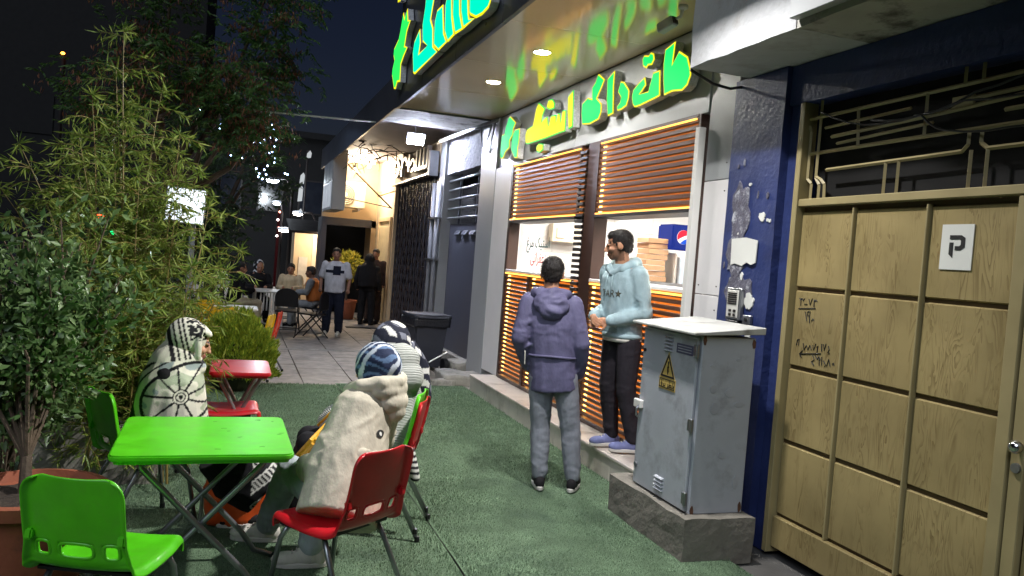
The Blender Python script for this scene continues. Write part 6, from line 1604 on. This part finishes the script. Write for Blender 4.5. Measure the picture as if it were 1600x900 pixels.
# --- the far people
m_wt = cloth('white_tee',(206,206,214)); m_dkn = cloth('dark_navy_cloth',(30,34,50)); m_beige = cloth('beige_jacket',(206,184,150)); m_kh = cloth('khaki_trousers',(170,158,132)); m_gry = cloth('grey_sleeve',(140,144,150)); m_orv = cloth('orange_vest',(206,120,60)); m_brn = cloth('dark_brown_jacket',(64,50,46))
def stand(label,x,y,a,h,top,trou,skin=(150,108,86),shoes=(None,None),hands_back=False,sz=.98,hair='short',head_yaw=0.,wide=1.,sleeve=.93):
    k = h/1.75
    J = dict(pelvis=(0,0,.93*k),chest=(0,0,1.27*k),neck=(0,0,1.47*k),head=(0,.03,1.625*k),shL=(-.185*wide,0,1.41*k),shR=(.185*wide,0,1.41*k),elL=(-.25*wide,-.03,1.13*k),elR=(.25*wide,-.03,1.13*k),wrL=(-.24*wide,.06,.90*k),wrR=(.24*wide,.06,.90*k),hipL=(-.09,0,.88*k),hipR=(.09,0,.88*k),knL=(-.11,.02,.48*k),knR=(.11,.02,.48*k),anL=(-.12,0,.09),anR=(.12,0,.09))
    if hands_back: J['wrL'] = (-.05,-.17,.98*k); J['wrR'] = (.05,-.17,.95*k)
    d = (-math.sin(a),math.cos(a),0)
    return figure('person',label,(x,y,0),rot_joints(J,(x,y,0),a),top,trou,skin=skin,hd=(a+head_yaw,0,0),sz=sz,fine=.016,fold=(.008,(5,5,8)),haircut=hair,torso=(.18*wide,.13*wide,.185*wide,.14*wide,.20*wide,.13*wide),arm=(.075,.062,.05),leg=(.10*wide,.082*wide,.07*wide),shoe_mats=shoes,toe={'L':d,'R':d},hem=.06,sleeve=sleeve)
wm = stand('person in a white T-shirt with a dark chest band standing on the pavement',1.80,15.2,R(165),1.66,m_wt,m_dkn,shoes=(m_whshoe,m_sole),wide=1.06,sleeve=.2)
tpo = [c for c in wm.children if c.name.startswith('top')][0]
T_ = Matrix.Translation((1.80,15.2,0)) @ Matrix.Rotation(R(165),4,'Z'); q3 = T_.to_3x3()
def rect(w,h): 
    b=B(); n=10; b.add([(-w/2+w*i/n,-h/2,0) for i in range(n+1)]+[(-w/2+w*i/n,h/2,0) for i in range(n+1)],[(i,i+1,n+2+i,n+1+i) for i in range(n)]); return b.mesh('r')
decal('chest_band',rect(.34,.055),tpo,T_@Vector((0,.1,1.22)),q3@Vector((-1,0,0)),(0,0,1),m_dkn,wm,.006)
decal('chest_print',rect(.14,.17),tpo,T_@Vector((-.04,.1,1.24)),q3@Vector((-1,0,0)),(0,0,1),m_dkn,wm,.008)
stand('person in a dark brown jacket facing the camera beside the pale door',3.02,18.1,R(150),1.70,m_brn,m_brn,shoes=(m_boot,m_boot),sz=.98)
cp_ = stand('person in black seen from behind close to the one in brown',2.80,17.65,R(-25),1.55,m_darkc,m_darkc,shoes=(m_boot,m_boot),sz=.94,hair=None)
vb = Blob(); kz = 1.55/1.75; vb.ell((2.81,17.65,1.46),(.11,.125,.135)); vb.loft([((2.80,17.60,.86),.22,.16),((2.80,17.60,1.10),.215,.15),((2.80,17.62,1.28),.19,.13),((2.81,17.64,1.40),.10,.10)])
link('black_scarf',remesh(vb,.016,2,(.008,(6,6,6)),2.),m_darkc,cp_)
def sit(label,x,y,a,top,trou,skin=(160,114,90),h=1.,shoes=None,sz=.95,hair='short',lean=.03,arms=.30,head_yaw=0.,head_pitch=-.1):
    J = dict(pelvis=(0,-.05,.54),chest=(0,-.02+lean,.84),neck=(0,lean,1.01),head=(0,lean+.04,1.14),shL=(-.175,lean-.02,.95),shR=(.175,lean-.02,.95),elL=(-.23,.08,.74),elR=(.23,.08,.74),wrL=(-.10,arms,.74),wrR=(.10,arms,.74),hipL=(-.09,0,.50),hipR=(.09,0,.50),knL=(-.12,.40,.50),knR=(.12,.40,.50),anL=(-.12,.38,.10),anR=(.12,.38,.10))
    d = (-math.sin(a),math.cos(a),0)
    return figure('person',label,(x,y,0),rot_joints(J,(x,y,0),a),top,trou,skin=skin,hd=(a+head_yaw,head_pitch,0),sz=sz,fine=.016,fold=(.008,(5,5,8)),haircut=hair,torso=(.18,.135,.18,.135,.195,.13),arm=(.075,.064,.05),leg=(.09,.072,.06),shoe_mats=shoes or (m_boot,m_sole),toe={'L':d,'R':d},hem=.04)
sit('person in a black jacket and light trousers seated at the left of the garden table',.06,15.9,R(-80),m_darkc,m_kh,skin=(176,124,96))
bk = sit('person in a black coat and patterned scarf with a hand to the chin',.48,17.25,R(-172),m_darkc,m_darkc,skin=(170,122,100),hair=None,head_pitch=-.25)
ps_ = Blob(); ps_.ell((.47,17.20,1.165),(.105,.115,.118)); ps_.ell((.47,17.24,1.03),(.11,.10,.07)); pm_ = remesh(ps_,.012,2,(.008,(9,9,9)),2.)
paint(pm_,lambda p: L3((205,205,210)) if noise.noise((p[0]*16,p[1]*16,p[2]*16)) > .12 else L3((26,26,32))); ps_o = link('headscarf',pm_,m_paintcloth,bk)
ps_o.data.transform(Matrix.Translation((0,.035,.02)))
sit('person in a beige jacket facing the camera across the garden table',1.15,17.45,R(165),m_beige,m_kh,skin=(168,118,92))
ov = sit('person in an orange vest and grey sleeves seated side on at the garden table',1.50,16.2,R(72),m_gry,m_gry,skin=(120,84,66))
vz = Blob(); TV = Matrix.Translation((1.50,16.2,0)) @ Matrix.Rotation(R(72),4,'Z')
vz.loft([(TV@Vector((0,-.05,.58)),.198,.155,TV.to_3x3()@Vector((1,0,0))),(TV@Vector((0,-.01,.80)),.205,.155,TV.to_3x3()@Vector((1,0,0))),(TV@Vector((0,.02,.94)),.185,.135,TV.to_3x3()@Vector((1,0,0))),(TV@Vector((0,.03,1.02)),.085,.085,TV.to_3x3()@Vector((1,0,0)))])
link('vest',remesh(vz,.014,2,(.006,(6,6,8)),3.),m_orv,ov)
